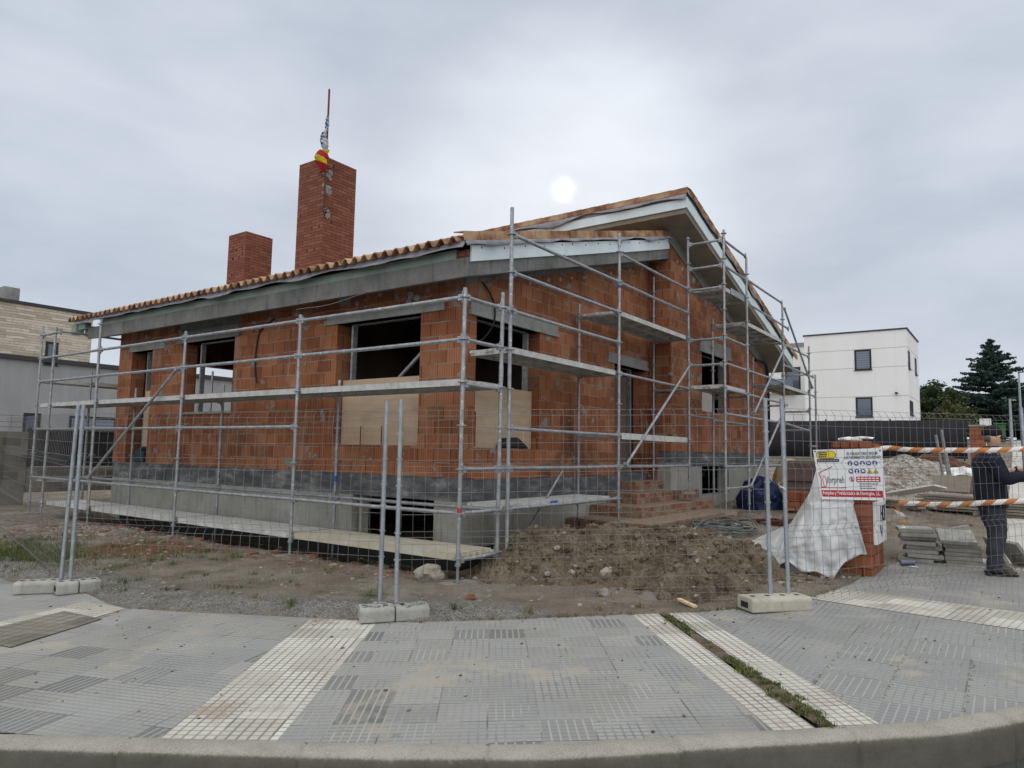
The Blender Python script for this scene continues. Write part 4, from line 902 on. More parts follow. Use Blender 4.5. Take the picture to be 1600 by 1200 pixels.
C = Scaf('scaffold', 'tallest galvanised scaffold stepping down under the sloping eave of the gable', (10, -.4, 0))
cx = [6.93, 8.35, 11.15, 13.72]
for x, z1 in zip(cx, (5.85, 5.63, 5.12, 4.47)): C.std(x, -.71, max(gz(x, -.71), .42 if x < 7.5 else 0) + .01, z1, True, x > 11)
for x, z1 in ((8.35, 4.4), (11.15, 3.9), (13.72, 3.0)): C.std(x, .02, gz(x, .02) + .01, z1, False, True)
for k in (11, 10, 9, 7, 6): C.transom((6.93, -.71, lv(k) - (.12 if k > 9 else .05)), (6.93, 0, lv(k) - (.12 if k > 9 else .05)))
C.rail((6.93, -.71, lv(11) - .12), (8.35, -.71, lv(11) - .12)); C.rail((6.93, -.71, lv(10) - .12), (8.35, -.71, lv(10) - .12)); C.rail((8.35, -.71, lv(10) - .1), (11.15, -.71, lv(10) - .1)); C.rail((8.35, -.71, lv(9) - .1), (11.15, -.71, lv(9) - .14), over=.55)
for k in (7, 6, 5): C.rail((6.93, -.71, lv(k) - .03), (8.35, -.71, lv(k) - .03))
for k in (6, 5): C.rail((8.35, -.71, lv(k) - .03), (11.15, -.71, lv(k) - .03))
for k in (8, 7): C.rail((11.15, -.71, lv(k) - .1), (13.72, -.71, lv(k) - .1), over=.5 if k == 7 else 0)
for a, b in ((6.93, 8.35), (8.35, 11.15)): C.rail((a, -.71, lv(4)), (b, -.71, lv(4))); C.rail((a, -.71, lv(2)), (b, -.71, lv(2)), 'ledger'); 
C.rail((8.35, .02, lv(4) - .05), (11.15, .02, lv(4) - .05), 'guard_rail', True); C.rail((6.93, .02, lv(4) - .02), (8.35, .02, lv(4) - .02), 'guard_rail', True)
C.rail((11.15, -.71, lv(4)), (13.72, -.71, lv(4) - .1)); C.rail((11.15, .02, lv(2) + .1), (13.72, .02, lv(2) + .1), 'ledger', True)
C.deck(6.93, 8.35, 'X', lv(9) - .06, -.69, -.02); C.deck(6.93, 8.35, 'X', lv(5) + .02, -.69, -.02); C.deck(8.35, 11.15, 'X', lv(8) - .03, -.69, -.02); C.deck(11.15, 13.72, 'X', lv(6) - .1, -.69, -.02)
for x, k in ((8.35, 9), (8.35, 8), (11.15, 8), (11.15, 6), (13.72, 6), (13.72, 7), (8.35, 5), (11.15, 5), (13.72, 5), (13.72, 4), (13.72, 2)): C.transom((x, -.71, lv(k) - .08), (x, .02, lv(k) - .08))
C.brace((11.2, -.76, 4.14), (8.62, -.76, 2.38)); C.brace((11.16, -.76, 2.70), (8.32, -.76, .87)); C.rail((6.93, -.71, .86), (8.35, -.71, .86), 'ledger'); C.brace((11.3, -.72, 5.07), (13.85, -.76, 3.35))
C.std(14.42, -.71, gz(14.4, -.7), 3.76, False, True); C.rail((13.72, -.71, lv(6) - .12), (14.42, -.71, lv(6) - .12), 'transom', True); C.rail((13.72, -.71, lv(3)), (14.42, -.71, lv(3)), 'transom', True)
m = MB(); m.box((7.4, -.70, lv(9) - .10), (8.25, -.695, lv(9) + .02)); m.build('blue_toe_board', 'galv2', C.t)

# ------------------------------------------------------------------ mobile fence panels in concrete feet
def panel(label, a, b, za, zb, lean=(0, 0), nv=None, post_a=True, post_b=True, h=2.0, base=.02, seed=0, wob=.02):
    random.seed(seed); a = Vector((a[0], a[1], 0)); b = Vector((b[0], b[1], 0)); d = b - a; L = d.length; d.normalize(); nrm = Vector((-d.y, d.x, 0))
    t = thing('mesh_fence', label, 'fence', (a.x, a.y, za), 'mobile mesh fence panels round the site')
    up = lambda s_, z: a + d * s_ + Vector((0, 0, za + (zb - za) * s_ / L + z)) + Vector((lean[0], lean[1], 0)) * (z / h)
    for s_, ok in ((0, post_a), (L, post_b)):
        if not ok: continue
        m = MB(); m.tube([up(s_, .06), up(s_, h + .03)], .0215, 10)
        for z in (.25, .5, .75, 1.0, 1.2, 1.45, 1.7, 1.92): m.bar(up(s_, z) - d * .03, up(s_, z) + d * .03, .012, .014)
        m.build('post', 'post', t)
    m = MB(); s0, s1 = .03, L - .03; n = nv or int((s1 - s0) / .11)
    folds = (.13, .70, 1.38, 1.93)
    hz = []
    for f_ in folds: hz += [(f_ - .06, 0), (f_, .045), (f_ + .06, 0)]
    hz += [(.30, 0), (.50, 0), (.92, 0), (1.13, 0), (1.60, 0), (1.76, 0)]
    hz.sort(); hz = [x for x in hz if x[0] < h - .01]
    def pt(s_, z, o): return up(s_, z) + nrm * (o + wob * mn.noise(Vector((s_ * .8 + seed * 3, z * .9, seed)))) + Vector((0, 0, .4 * wob * mn.noise(Vector((s_ * .9, z, seed + 5)))))
    for i in range(n + 1):
        s_ = s0 + (s1 - s0) * i / n; m.tube([pt(s_, z, o) for z, o in [(.03, 0)] + hz], .0019, 4, cap=False)
    for z, o in hz:
        m.tube([pt(s0 + (s1 - s0) * k / 24, z, o + .004) for k in range(25)], .0019, 4, cap=False)
    m.build('wire_mesh', 'wire', t)
    return t
PL, PM, PR = (-2.60, 3.56), (-1.26, -.07), (1.117, -3.27)
panel('mesh fence panel beyond the access cover, running back from the touching grey blocks', (-2.60, 3.62), (-1.33, 9.3), -.10, -.02, (.05, .02), None, True, False, seed=1)
panel('mesh fence panel in front of the plank walkway, ending at the cracked block', (-2.57, 3.46), (-1.262, -.072), -.10, -.06, (.0, 0), seed=2)
panel('mesh fence panel in front of the dirt mound, from cracked block to yellowish block', (-1.31, -.335), (.975, -3.158), -.06, .03, (0, .02), seed=3)
tp_ = panel('mesh fence panel in front of the safety sign and the man', (1.118, -3.29), (4.3, -5.27), .04, .10, (0, .03), seed=4, wob=.03)
def ties(t_, pts):
    for i, p in enumerate(pts):
        q = MB(); p = Vector(p); q.tube([p + Vector((math.cos(a / 8 * 6.283) * .028, math.sin(a / 8 * 6.283) * .028, .006 * math.sin(a))) for a in range(9)], .005, 5); q.tube([p + Vector((-.028, 0, 0)), p + Vector((-.06, .03, .03)), p + Vector((-.075, .01, .045))], .004, 5); q.tube([p + Vector((-.028, 0, 0)), p + Vector((-.05, -.04, -.02))], .004, 5); q.build('cable_tie', 'white', t_)
def foot(label, c, ang, L, w, h, mat, crack=False, z=None, broken=False):
    m = MB(); n = 10; prof = [(-w / 2, 0), (w / 2, 0), (w / 2, h * .8), (w / 2 - .02, h), (-w / 2 + .02, h), (-w / 2, h * .8)]
    cuts = [(-L / 2, L / 2)] if not crack else [(-L / 2, -.004), (.006, L / 2)]
    for a, b in cuts:
        tw = random.uniform(-.03, .03) if crack else 0
        x0, x1 = a, b; m.extr([(x0, y, zz_) for y, zz_ in prof], (x1 - x0, 0, 0))
    t = thing('ballast_block', label, 'concrete block', (c[0], c[1], z), 'concrete feet of the mobile fence')
    o = m.build('block', mat, None, bevel=.012); o.rotation_euler = (0, 0, ang); o.parent = t
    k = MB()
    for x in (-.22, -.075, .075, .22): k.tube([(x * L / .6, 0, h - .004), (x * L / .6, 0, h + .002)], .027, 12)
    q = k.build('socket_holes', 'dark', None); q.rotation_euler = (0, 0, ang); q.parent = t  # black discs stand in for the shade inside the sockets
    if broken:
        k = MB(); random.seed(5)
        for _ in range(26): k.rock((random.uniform(-L / 2 + .04, L / 2 - .04), random.uniform(-w / 2 + .03, w / 2 - .03), h + .005), random.uniform(.008, .03), 0, (1.4, 1.2, .6))
        q = k.build('chippings', 'lintel', None); q.rotation_euler = (0, 0, ang); q.parent = t
    else:
        k = MB(); k.box((-L / 2 - .003, -.06, .03), (-L / 2 + .003, .06, .085)); q = k.build('grip_hole', 'dark', None); q.rotation_euler = (0, 0, ang); q.parent = t  # black plate paints the dark of the grip recess
    return t
ties(tp_, [(1.118, -3.255, 1.18)])
random.seed(8)
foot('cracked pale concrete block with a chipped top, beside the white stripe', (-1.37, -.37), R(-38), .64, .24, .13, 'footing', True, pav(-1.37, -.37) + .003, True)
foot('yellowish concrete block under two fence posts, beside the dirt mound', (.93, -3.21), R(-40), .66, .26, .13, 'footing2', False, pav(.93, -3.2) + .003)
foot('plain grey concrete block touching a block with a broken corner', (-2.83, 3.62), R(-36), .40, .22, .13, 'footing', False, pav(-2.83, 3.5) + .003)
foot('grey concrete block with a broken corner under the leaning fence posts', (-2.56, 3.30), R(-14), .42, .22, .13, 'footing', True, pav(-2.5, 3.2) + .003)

# ------------------------------------------------------------------ dug earth in front of the steps
def mound_h(x, y):
    # crest running from the scaffold foot to the right-hand fence posts
    d = seg_d(x, y, [(1.75, -.02), (2.15, -.4), (2.35, -1.0), (2.3, -1.8), (2.05, -2.6)]); t = abs(d)
    w = 1.15 if d > 0 else 1.55
    h = .42 * max(0, 1 - (t / w) ** 1.5)
    e = min(1, max(0, (y + 3.05) / .9)) * min(1, max(0, (.55 - y) / .7)); h *= sstep(0, 1, e) ** .8
    h2 = .30 * math.exp(-((x - 3.0) / .7) ** 2 - ((y + 1.6) / .8) ** 2); h = max(h, h2)
    return h
def build_mound():
    st = .03; nx, ny = int(4.6 / st), int(4.6 / st); v = []; idx = {}; f = []
    for j in range(ny):
        for i in range(nx):
            x, y = -.3 + i * st, -3.5 + j * st; h = mound_h(x, y); 
            k = min(1, h / .1)
            n = .16 * mn.fractal(Vector((x * 1.3, y * 1.3, 4)), .9, 2.1, 3) * k + .075 * mn.fractal(Vector((x * 5, y * 5, 1)), .8, 2.1, 4) * k + .085 * abs(mn.noise(Vector((x * 10, y * 10, 9)))) * k + .04 * mn.noise(Vector((x * 23, y * 23, 2))) * k
            idx[i, j] = len(v); v.append((x, y, zdirt(x, y) - .12 + (h + n) * 1.0 + .10 * k))
    for j in range(ny - 1):
        for i in range(nx - 1): f.append((idx[i, j], idx[i + 1, j], idx[i + 1, j + 1], idx[i, j + 1]))
    m = MB(); m.add(v, f, 0, False); o = m.build('dirt_mound', 'mound'); tag(o, 'long low mound of dug brown earth in front of the brick steps', 'dirt mound')
build_mound()
def mz(x, y):
    h = mound_h(x, y); k = min(1, h / .1)
    n = .16 * mn.fractal(Vector((x * 1.3, y * 1.3, 4)), .9, 2.1, 3) * k + .075 * mn.fractal(Vector((x * 5, y * 5, 1)), .8, 2.1, 4) * k + .085 * abs(mn.noise(Vector((x * 10, y * 10, 9)))) * k + .04 * mn.noise(Vector((x * 23, y * 23, 2))) * k
    return max(gz(x, y), zdirt(x, y) - .12 + h + n + .1 * k)
# loose stones
random.seed(31)
m = MB(); ms = MB()
for _ in range(900):
    x, y = random.uniform(-.2, 3.4), random.uniform(-3.1, .3)
    if seg_d(x, y, EDGE) < .2 or mound_h(x, y) < .05: continue
    m.rock((x, y, mz(x, y) - .004), random.choice((.02, .025, .03, .04, .055, .07)) * random.uniform(.8, 1.3), 2 if random.random() < .93 else 0, (1.2, 1, .75))
for _ in range(520):
    x, y = random.uniform(-.2, 3.4), random.uniform(-3.1, .3)
    if seg_d(x, y, EDGE) < .15 or mound_h(x, y) < .02: continue
    m.rock((x, y, mz(x, y) - .002), random.choice((.008, .010, .012, .012, .016, .022, .034)) * random.uniform(.7, 1.2), 2 if random.random() < .6 else 0, (1.2, 1, .7))
for _ in range(420):
    x, y = random.uniform(-2.6, 1.0), random.uniform(-2.4, 9.5)
    if seg_d(x, y, EDGE) < .12: continue
    m.rock((x, y, gz(x, y)), random.uniform(.008, .03), 0, (1.2, 1, .7))
for _ in range(500):
    x, y = random.uniform(3.5, 13), random.uniform(-4.5, -.8)
    if seg_d(x, y, EDGE) < .12: continue
    m.rock((x, y, gz(x, y)), random.uniform(.012, .045), random.choice((0, 0, 0, 1)), (1.3, 1, .7))
for _ in range(150):
    x, y = random.gauss(-.85, .5), random.gauss(5.3, .7); 
    if seg_d(x, y, EDGE) < .12: continue
    m.rock((x, y, gz(x, y)), random.uniform(.008, .028), 1, (1.3, 1, .6))
for _ in range(150):
    x, y = random.gauss(-.1, .3), random.uniform(.3, 4.5); m.rock((x, y, gz(x, y)), random.uniform(.008, .026), 1, (1.3, 1, .6))
for _ in range(380):      # pale chippings by the far posts
    x, y = random.gauss(-.7, .6), random.gauss(8.0, .9); m.rock((x, y, gz(x, y)), random.uniform(.015, .04), random.choice((0, 0, 0, 1)), (1.3, 1, .6))
for _ in range(130):
    x, y = random.gauss(.25, .28), random.uniform(.2, 9.5); m.rock((x, y, gz(x, y)), random.choice((.03, .04, .055, .075)) * random.uniform(.7, 1.2), random.choice((0, 1, 1, 2, 2)), (1.4, 1, .55))
for _ in range(160):
    x, y = random.gauss(3.2, .45), random.gauss(-3.1, .28)
    if seg_d(x, y, EDGE) > .06: m.rock((x, y, gz(x, y)), random.choice((.015, .025, .04, .06)) * random.uniform(.7, 1.2), random.choice((0, 2, 2, 2)), (1.3, 1, .6))
o = m.build('rubble', ['stone_r', 'shard', 'mound']); o['kind'] = 'stuff'; o['label'] = 'loose stones and brick shards scattered over the earth'
def boulder(label, x, y, r, mat='stone_r', sq=(1.2, .9, .7), z=None):
    b_ = bmesh.new(); bmesh.ops.create_icosphere(b_, subdivisions=3, radius=1); m = MB(); sd_ = x * 7.3 + y; vs = []
    for v_ in b_.verts:
        k = 1 + .38 * mn.noise(v_.co * 1.2 + Vector((sd_, 0, 0))) + .12 * mn.noise(v_.co * 3.5 + Vector((sd_, 2, 0))); vs.append((v_.co.x * r * k * sq[0], v_.co.y * r * k * sq[1], r * .35 + v_.co.z * r * k * sq[2]))
    b_.verts.index_update(); m.add(vs, [tuple(q.index for q in f_.verts) for f_ in b_.faces]); b_.free(); o = m.build('boulder', mat); o.location = (x, y, z if z is not None else mz(x, y)); tag(o, label, 'stone', 'single larger stones on the earth')
boulder('pale rounded boulder on the earth below the corner of the plank walkway', -.03, .38, .15, sq=(1.3, 1, .8)); boulder('whitish lump of stone beside the hem of the plastic sheet, near the yellowish block', 3.05, -2.95, .13, 'lintel', (1, 1, 1.1)); boulder('small reddish stone near the cracked concrete block', -.45, -.55, .06, 'shard')
boulder('round tan stone at the foot of the mound', .55, -1.55, .075); boulder('grey broken piece of concrete at the foot of the mound', .93, -2.25, .075, 'stone_r', (1.7, 1.0, .5), gz(.93, -2.25)); boulder('dark rubble lump under the hem of the plastic sheet', 2.98, -3.18, .11, 'shard', (1.2, 1, .8), .1)
m = MB(); m.bar((.62, -2.36, .045), (.50, -2.58, .02), .05, .02); one(m, 'wood_offcut', 'wood', 'short pale offcut of new timber lying at the edge of the paving', 'timber offcut')

random.seed(55)
m = MB()
for _ in range(240):
    t = random.random(); P_, Q_ = EDGE[3 + int(t * 17)], KERB[min(5 + int(t * 13), 19)]; u = random.random() ** 1.6; x, y = P_[0] + (Q_[0] - P_[0]) * u + random.gauss(0, .2), P_[1] + (Q_[1] - P_[1]) * u + random.gauss(0, .2)
    if seg_d(x, y, EDGE) > -.02 or seg_d(x, y, KERB) < .05: continue
    m.rock((x, y, pav(x, y) + .004), random.choice((.004, .005, .006, .008, .012)), random.choice((0, 0, 1)), (1.4, 1, .6))
o = m.build('grit', ['mound', 'stone_r']); o['kind'] = 'stuff'; o['label'] = 'crumbs of soil and grit dropped on the paving'
# grass and weeds
random.seed(77)
def blades(m, x, y, z, n, h, spread, mi=0):
    for _ in range(n):
        a = random.uniform(0, 6.28); r = random.gauss(0, spread); px, py = x + r * math.cos(a * 1.7), y + r * math.sin(a * 1.7); hh = h * random.uniform(.5, 1.2); b = random.uniform(.2, .9) * hh; w = .0035
        dx, dy = math.cos(a), math.sin(a); m.add([(px - dy * w, py + dx * w, z - .005), (px + dy * w, py - dx * w, z - .005), (px + dx * b, py + dy * b, z + hh)], [(0, 1, 2)], mi if random.random() < .75 else 1)
m = MB()
for _ in range(170):
    x, y = random.uniform(-2.5, -.3), random.uniform(.6, 7.5); d = seg_d(x, y, EDGE)
    if d < .1 or mn.noise(Vector((x * .9, y * .9, 2))) < -.05: continue
    blades(m, x, y, gz(x, y), random.randint(14, 40), random.uniform(.03, .075), random.uniform(.03, .10))
for _ in range(120):
    x, y = random.gauss(-1.7, .5), random.gauss(5.6, 1.0)
    if seg_d(x, y, EDGE) > .1: blades(m, x, y, gz(x, y), 35, .05, .12)
for _ in range(150):
    x, y = random.gauss(-2.0, .35), random.gauss(6.6, .9)
    if seg_d(x, y, EDGE) > .1: blades(m, x, y, gz(x, y), 45, .07, .13)
for x, y in ((-.95, -.75), (-1.0, .35), (-.55, -1.35), (-.1, -1.85), (.25, -2.1), (-1.7, .7)): blades(m, x, y, gz(x, y), 45, .09, .05, 1 if x > -.9 else 0)
for i in range(200):     # weeds in the gap between the two white strips
    t = random.random() ** .8; x = .20 + (-1.89 - .20) * t; y = -2.37 + (-4.27 + 2.37) * t; w = .014 + .028 * math.exp(-((t - .78) / .16) ** 2) + .012 * math.exp(-((t - .1) / .1) ** 2)
    if .26 < t < .52 and random.random() < .85: continue
    blades(m, x + random.gauss(0, w), y - random.gauss(0, w), pav(x, y) + .008, 30, .018, .020)
for _ in range(60):
    k = random.uniform(0, 1); P = resample(EDGE[9:17], 50)[int(k * 49)]; blades(m, P[0] + random.gauss(0, .03), P[1] + random.gauss(0, .03), pav(*P), 10, .035, .025)
for _ in range(260):
    x, y = random.uniform(24, 30.5), random.uniform(-2, 6); blades(m, x, y, gz(x, y), 8, .2, .4)
for x, y in ((-1.35, -5.22), (-1.05, -5.4), (-.85, -5.55), (-1.2, -5.3)): blades(m, x, y, pav(x, y) - .205, 60, .05, .09)
for _ in range(60):
    t = random.random(); x, y = -1.2 + 1.2 * t, -4.02 + random.choice((0, -.42, -.84)) + random.gauss(0, .006); blades(m, x, y, pav(x, y), 9, .007, .010)
o = m.build('grass', ['blade', 'dry'], fix=False); o['kind'] = 'stuff'; o['label'] = 'thin green grass and weeds'

# ------------------------------------------------------------------ gate pillar, safety sign, sheet, tape
PX0, PX1, PY0, PY1 = 3.3, 4.12, -3.72, -3.27
t = thing('gate_pillar', 'squat orange brick gate pillar standing at the edge of the paving', 'pillar', (PX0, PY1, 0))
m = MB(); m.box((PX0, PY0, -.1), (PX1, PY1, 1.60)); m.build('shaft', 'pillar', t, bevel=.006)
m = MB(); random.seed(2)
for i in range(4):
    y = PY0 + .01 + i * .107; m.box((PX0 - .02, y, 1.605), (PX0 + .22, y + .1, 1.685 + random.uniform(-.006, .006)))
for i in range(3): m.box((PX0 + .24 + i * .2, PY0 - .01, 1.605), (PX0 + .43 + i * .2, PY1, 1.67))
m.build('top_bricks', 'pillar', t, bevel=.006)
m = MB(); m.rock((0, 0, 0), .12, 0, (.6, 1.3, .25)); m.rock((.02, -.14, .015), .10, 0, (.6, 1.4, .22)); o = one(m, 'cement_sack', 'white', 'crumpled white scrap of sack lying on top of the brick gate pillar', 'sack'); o.location = (PX0 + .12, -3.47, 1.715)
t = thing('meter_box', 'narrow white utility box with black scrawl on the side of the gate pillar', 'meter box', (3.7, PY0, .47))
m = MB(); m.box((3.34, PY0 - .05, .44), (4.06, PY0 - .002, .95)); m.build('cabinet', 'white', t, bevel=.008)
m = MB(); ym = PY0 - .053
def stroke(pts, w=.028):
    P = [Vector((x, ym, z)) for x, z in pts]
    for a, b in zip(P, P[1:]): m.bar(a, b, .004, w, 0, (0, 1, 0)) if False else m.bar(a, b, w, .004, 0, (0, 1, 0))
stroke([(3.62, .90), (3.62, .70)]); stroke([(3.74, .90), (3.74, .70)]); stroke([(3.62, .80), (3.74, .80)]); stroke([(3.80, .88), (3.80, .72), (3.9, .72), (3.9, .88), (3.80, .88)]); stroke([(3.96, .90), (3.96, .70)]); stroke([(3.55, .66), (3.62, .56)]); stroke([(3.7, .64), (3.66, .52)]); m.build('scrawl', 'ink', t)

QC = [Vector(p) for p in ((3.24, -3.165, .962), (3.24, -3.885, .985), (3.24, -3.862, 1.607), (3.24, -3.080, 1.574))]   # BL BR TR TL
QN = Vector((-1, 0, 0))
def sq(u, v, o=0.0): return (QC[0] * (1 - u) + QC[1] * u) * (1 - v) + (QC[3] * (1 - u) + QC[2] * u) * v + QN * o
sign = thing('safety_sign', 'white safety board with blue circles and a red band, hung on the gate pillar', 'sign', tuple(QC[0]))
def spoly(lst, name, mat, o=.003):
    m_ = MB()
    for poly in lst: m_.add([sq(u, v, o) for u, v in poly], [tuple(range(len(poly)))])
    return m_.build(name, mat, sign)
m = MB(); m.add([sq(u, v, o) for o in (0, -.004) for u, v in ((0, 0), (1, 0), (1, 1), (0, 1))], [(0, 1, 2, 3), (7, 6, 5, 4), (0, 4, 5, 1), (1, 5, 6, 2), (2, 6, 7, 3), (3, 7, 4, 0)]); m.build('board', 'signw', sign)
AS = .78 / .62
def circ(u, v, r, n=20, a0=0): return [(u + r * math.cos(2 * math.pi * i / n + a0), v + r * AS * math.sin(2 * math.pi * i / n + a0)) for i in range(n)]
def line(pts, w):
    out = []
    for (a, b), (c, d) in zip(pts, pts[1:]):
        dx, dy = (c - a), (d - b) / AS; l = math.hypot(dx, dy); nx, ny = -dy / l * w / 2, dx / l * w / 2 * AS; out.append([(a - nx, b - ny), (c - nx, d - ny), (c + nx, d + ny), (a + nx, b + ny)])
    return out
def rect(a, b, c, d): return [(a, b), (c, b), (c, d), (a, d)]
def pill(u0, v0, u1, v1, n=10):
    r = (v1 - v0) / 2 / AS; vm = (v0 + v1) / 2; P = []
    for i in range(n + 1): a = math.pi / 2 + math.pi * i / n; P.append((u0 + r + r * math.cos(a), vm + r * AS * math.sin(a)))
    for i in range(n + 1): a = -math.pi / 2 + math.pi * i / n; P.append((u1 - r + r * math.cos(a), vm + r * AS * math.sin(a)))
    return P
def text(s_, u, v, hgt, width, name, mat, shear=0, o=.005, outline=False, bold=.014):
    c = bpy.data.curves.new(name, 'FONT'); c.body = s_; c.align_x = 'CENTER'; c.resolution_u = 2; c.offset = 0 if outline else bold; c.shear = shear
    if outline: c.fill_mode = 'NONE'; c.bevel_depth = .018
    ob = bpy.data.objects.new(name, c); COL.objects.link(ob); bpy.context.view_layer.update()
    me = bpy.data.meshes.new_from_object(ob.evaluated_get(bpy.context.evaluated_depsgraph_get())); bpy.data.objects.remove(ob)
    xs = [q.co.x for q in me.vertices]; w0, w1 = min(xs), max(xs); k = width / (w1 - w0)
    for q in me.vertices:
        p = sq(u + (q.co.x - (w0 + w1) / 2) * k, v + q.co.y * hgt / .7, o + (q.co.z * .02 if outline else 0)); q.co = p
    me.materials.clear(); me.materials.append(MT[mat]); me.update(); ob = bpy.data.objects.new(name, me); COL.objects.link(ob); put(ob, sign); return ob
spoly([pill(.035, .815, .335, .975)], 'logo_outline', 'ink', .002); spoly([pill(.043, .825, .327, .965)], 'logo_pill', 'signy', .003); spoly([rect(.075, .885, .20, .95)], 'logo_bar', 'ink', .004); spoly([rect(.082, .905, .195, .935)], 'logo_stripe', 'galv', .005)
spoly([rect(.035, .75, .37, .81)], 'logo_caption', 'ink', .003); spoly([rect(.05 + i * .045, .768, .085 + i * .045, .79) for i in range(7)], 'caption_text', 'galv', .004); spoly([rect(.075 + i * .03, .84, .097 + i * .03, .87) for i in range(4)], 'logo_text', 'ink', .0045)
text('ES OBLIGATORIO SEGUIR', .715, .88, .055, .44, 'title_text', 'ink'); text('LAS NORMAS DE SEGURIDAD', .715, .805, .055, .52, 'title_text', 'ink')
cs = [(.525 + i * .09, .715) for i in range(5)] + [(.525 + i * .09, .56) for i in range(3)]
for u, v in cs: spoly([circ(u, v, .037)], 'mandatory_circle', 'signb')
for i, (u, v) in enumerate(cs):
    pg = [circ(u, v + .012, .013, 10), rect(u - .016, v - .04, u + .012 + .004 * (i % 3), v - .008)] if i % 2 == 0 else [circ(u + .006, v, .016, 10), rect(u - .018, v - .016, u + .004, v + .03)]
    spoly(pg, 'pictogram', 'signw', .005)
tri = lambda u, v, r: [(u - r, v - r * .8 * AS), (u + r, v - r * .8 * AS), (u, v + r * AS)]
spoly([tri(.80, .56, .042), tri(.888, .56, .042)], 'warning_outline', 'ink', .003); spoly([tri(.80, .56, .033), tri(.888, .56, .033)], 'warning_triangles', 'signy', .004); spoly([circ(.80, .545, .011, 8), circ(.888, .545, .011, 8)], 'warning_marks', 'ink', .005)
spoly([circ(.525, .405, .040)], 'prohibition_ring', 'signr'); spoly([circ(.525, .405, .031)], 'prohibition_face', 'signw', .004); spoly([circ(.525, .43, .008, 8), rect(.517, .37, .535, .42)] + line([(.503, .435), (.547, .375)], .007), 'prohibition_figure', 'ink', .005)
spoly([rect(.59, .35, .945, .455)], 'warning_panel', 'signr'); spoly([rect(.605 + i * .055, y, .65 + i * .055, y + .022) for i in range(6) for y in (.368, .412)], 'panel_text', 'signw', .005)
spoly([rect(.63 + i * .048, y, .668 + i * .048, y + .016) for y, n_ in ((.305, 6), (.262, 4), (.22, 5)) for i in range(n_)], 'contact_text', 'frame', .004)
spoly(line([(.25, .655), (.03, .53), (.055, .40), (.035, .25), (.09, .25)], .012) + line([(.035, .235), (.43, .235)], .012), 'crane_logo', 'signr'); o = line([(.105 + .028 * math.cos(a / 16 * 6.283), .36 + .115 * math.sin(a / 16 * 6.283)) for a in range(17)], .009); spoly(o, 'logo_ring', 'signr', .004)
text('forpreh', .275, .33, .13, .27, 'logo_text', 'ink', .25, .004, True)
spoly([rect(.03, .055, .965, .185)], 'red_band', 'signr', .003); text('Forjados y Prefabricados de Hormigón, S.L.', .49, .098, .07, .88, 'band_text', 'signw')
m = MB()
for u, v in ((.03, .97), (.97, .955), (.975, .03)): m.tube([sq(u, v, .003), sq(u, v, .008)], .009, 8)
m.build('screw_heads', 'cable', sign)

def sheet():
    top = resample3([(3.27, -3.47, 1.15), (3.25, -3.42, 1.28), (3.22, -3.3, 1.36), (3.19, -3.2, 1.42), (3.19, -3.12, 1.36), (3.24, -3.02, 1.02), (3.4, -2.75, .62), (3.9, -2.2, .36)], 90)
    bot = resample3([(3.27, -3.66, .33), (3.02, -3.56, .34), (2.86, -3.36, .10), (2.80, -3.1, .11), (2.84, -2.85, .20), (3.0, -2.62, .12), (3.3, -2.3, .13), (3.75, -1.85, .17)], 90)
    n, k = 90, 46; v = []
    for i in range(n):
        for j in range(k):
            t_ = j / (k - 1); p = top[i].lerp(bot[i], t_); bulge = math.sin(math.pi * min(1, t_ * 1.08)) * .13
            s_ = i / (n - 1); w = .075 * mn.noise(Vector((s_ * 15 + t_ * 1.2, t_ * 1.3, 3))) + .035 * (1 - 2 * abs(mn.noise(Vector((s_ * 26 + t_ * 2, t_ * 1.6, 8))))) + .045 * abs(mn.noise(Vector((s_ * 9 + t_ * 5, t_ * 7 - s_ * 5, 1)))) + .02 * mn.noise(Vector((s_ * 30, t_ * 14, 4)))
            p = p + Vector((-.85, -.15, 0)) * (bulge + w * (.25 + t_)) + Vector((0, 0, .10 * math.exp(-((t_ - .62) / .05) ** 2) * .25 * math.sin(s_ * 9)))
            if p.z > .93 and p.y < -3.02: p.x = max(p.x, 3.25 + .02 * t_)
            if j == k - 1: p += Vector((0, 0, .05 * mn.noise(Vector((s_ * 14, 0, 6)))))
            v.append(p)
    m_ = MB(); m_.add(v, [(i * k + j, (i + 1) * k + j, (i + 1) * k + j + 1, i * k + j + 1) for i in range(n - 1) for j in range(k - 1)], 0, True)
    o_ = one(m_, 'plastic_sheet', 'sheet', 'translucent white plastic sheet draped down from the sign to the ground', 'plastic sheet'); s_ = o_.modifiers.new('solid', 'SOLIDIFY'); s_.thickness = .004
sheet()
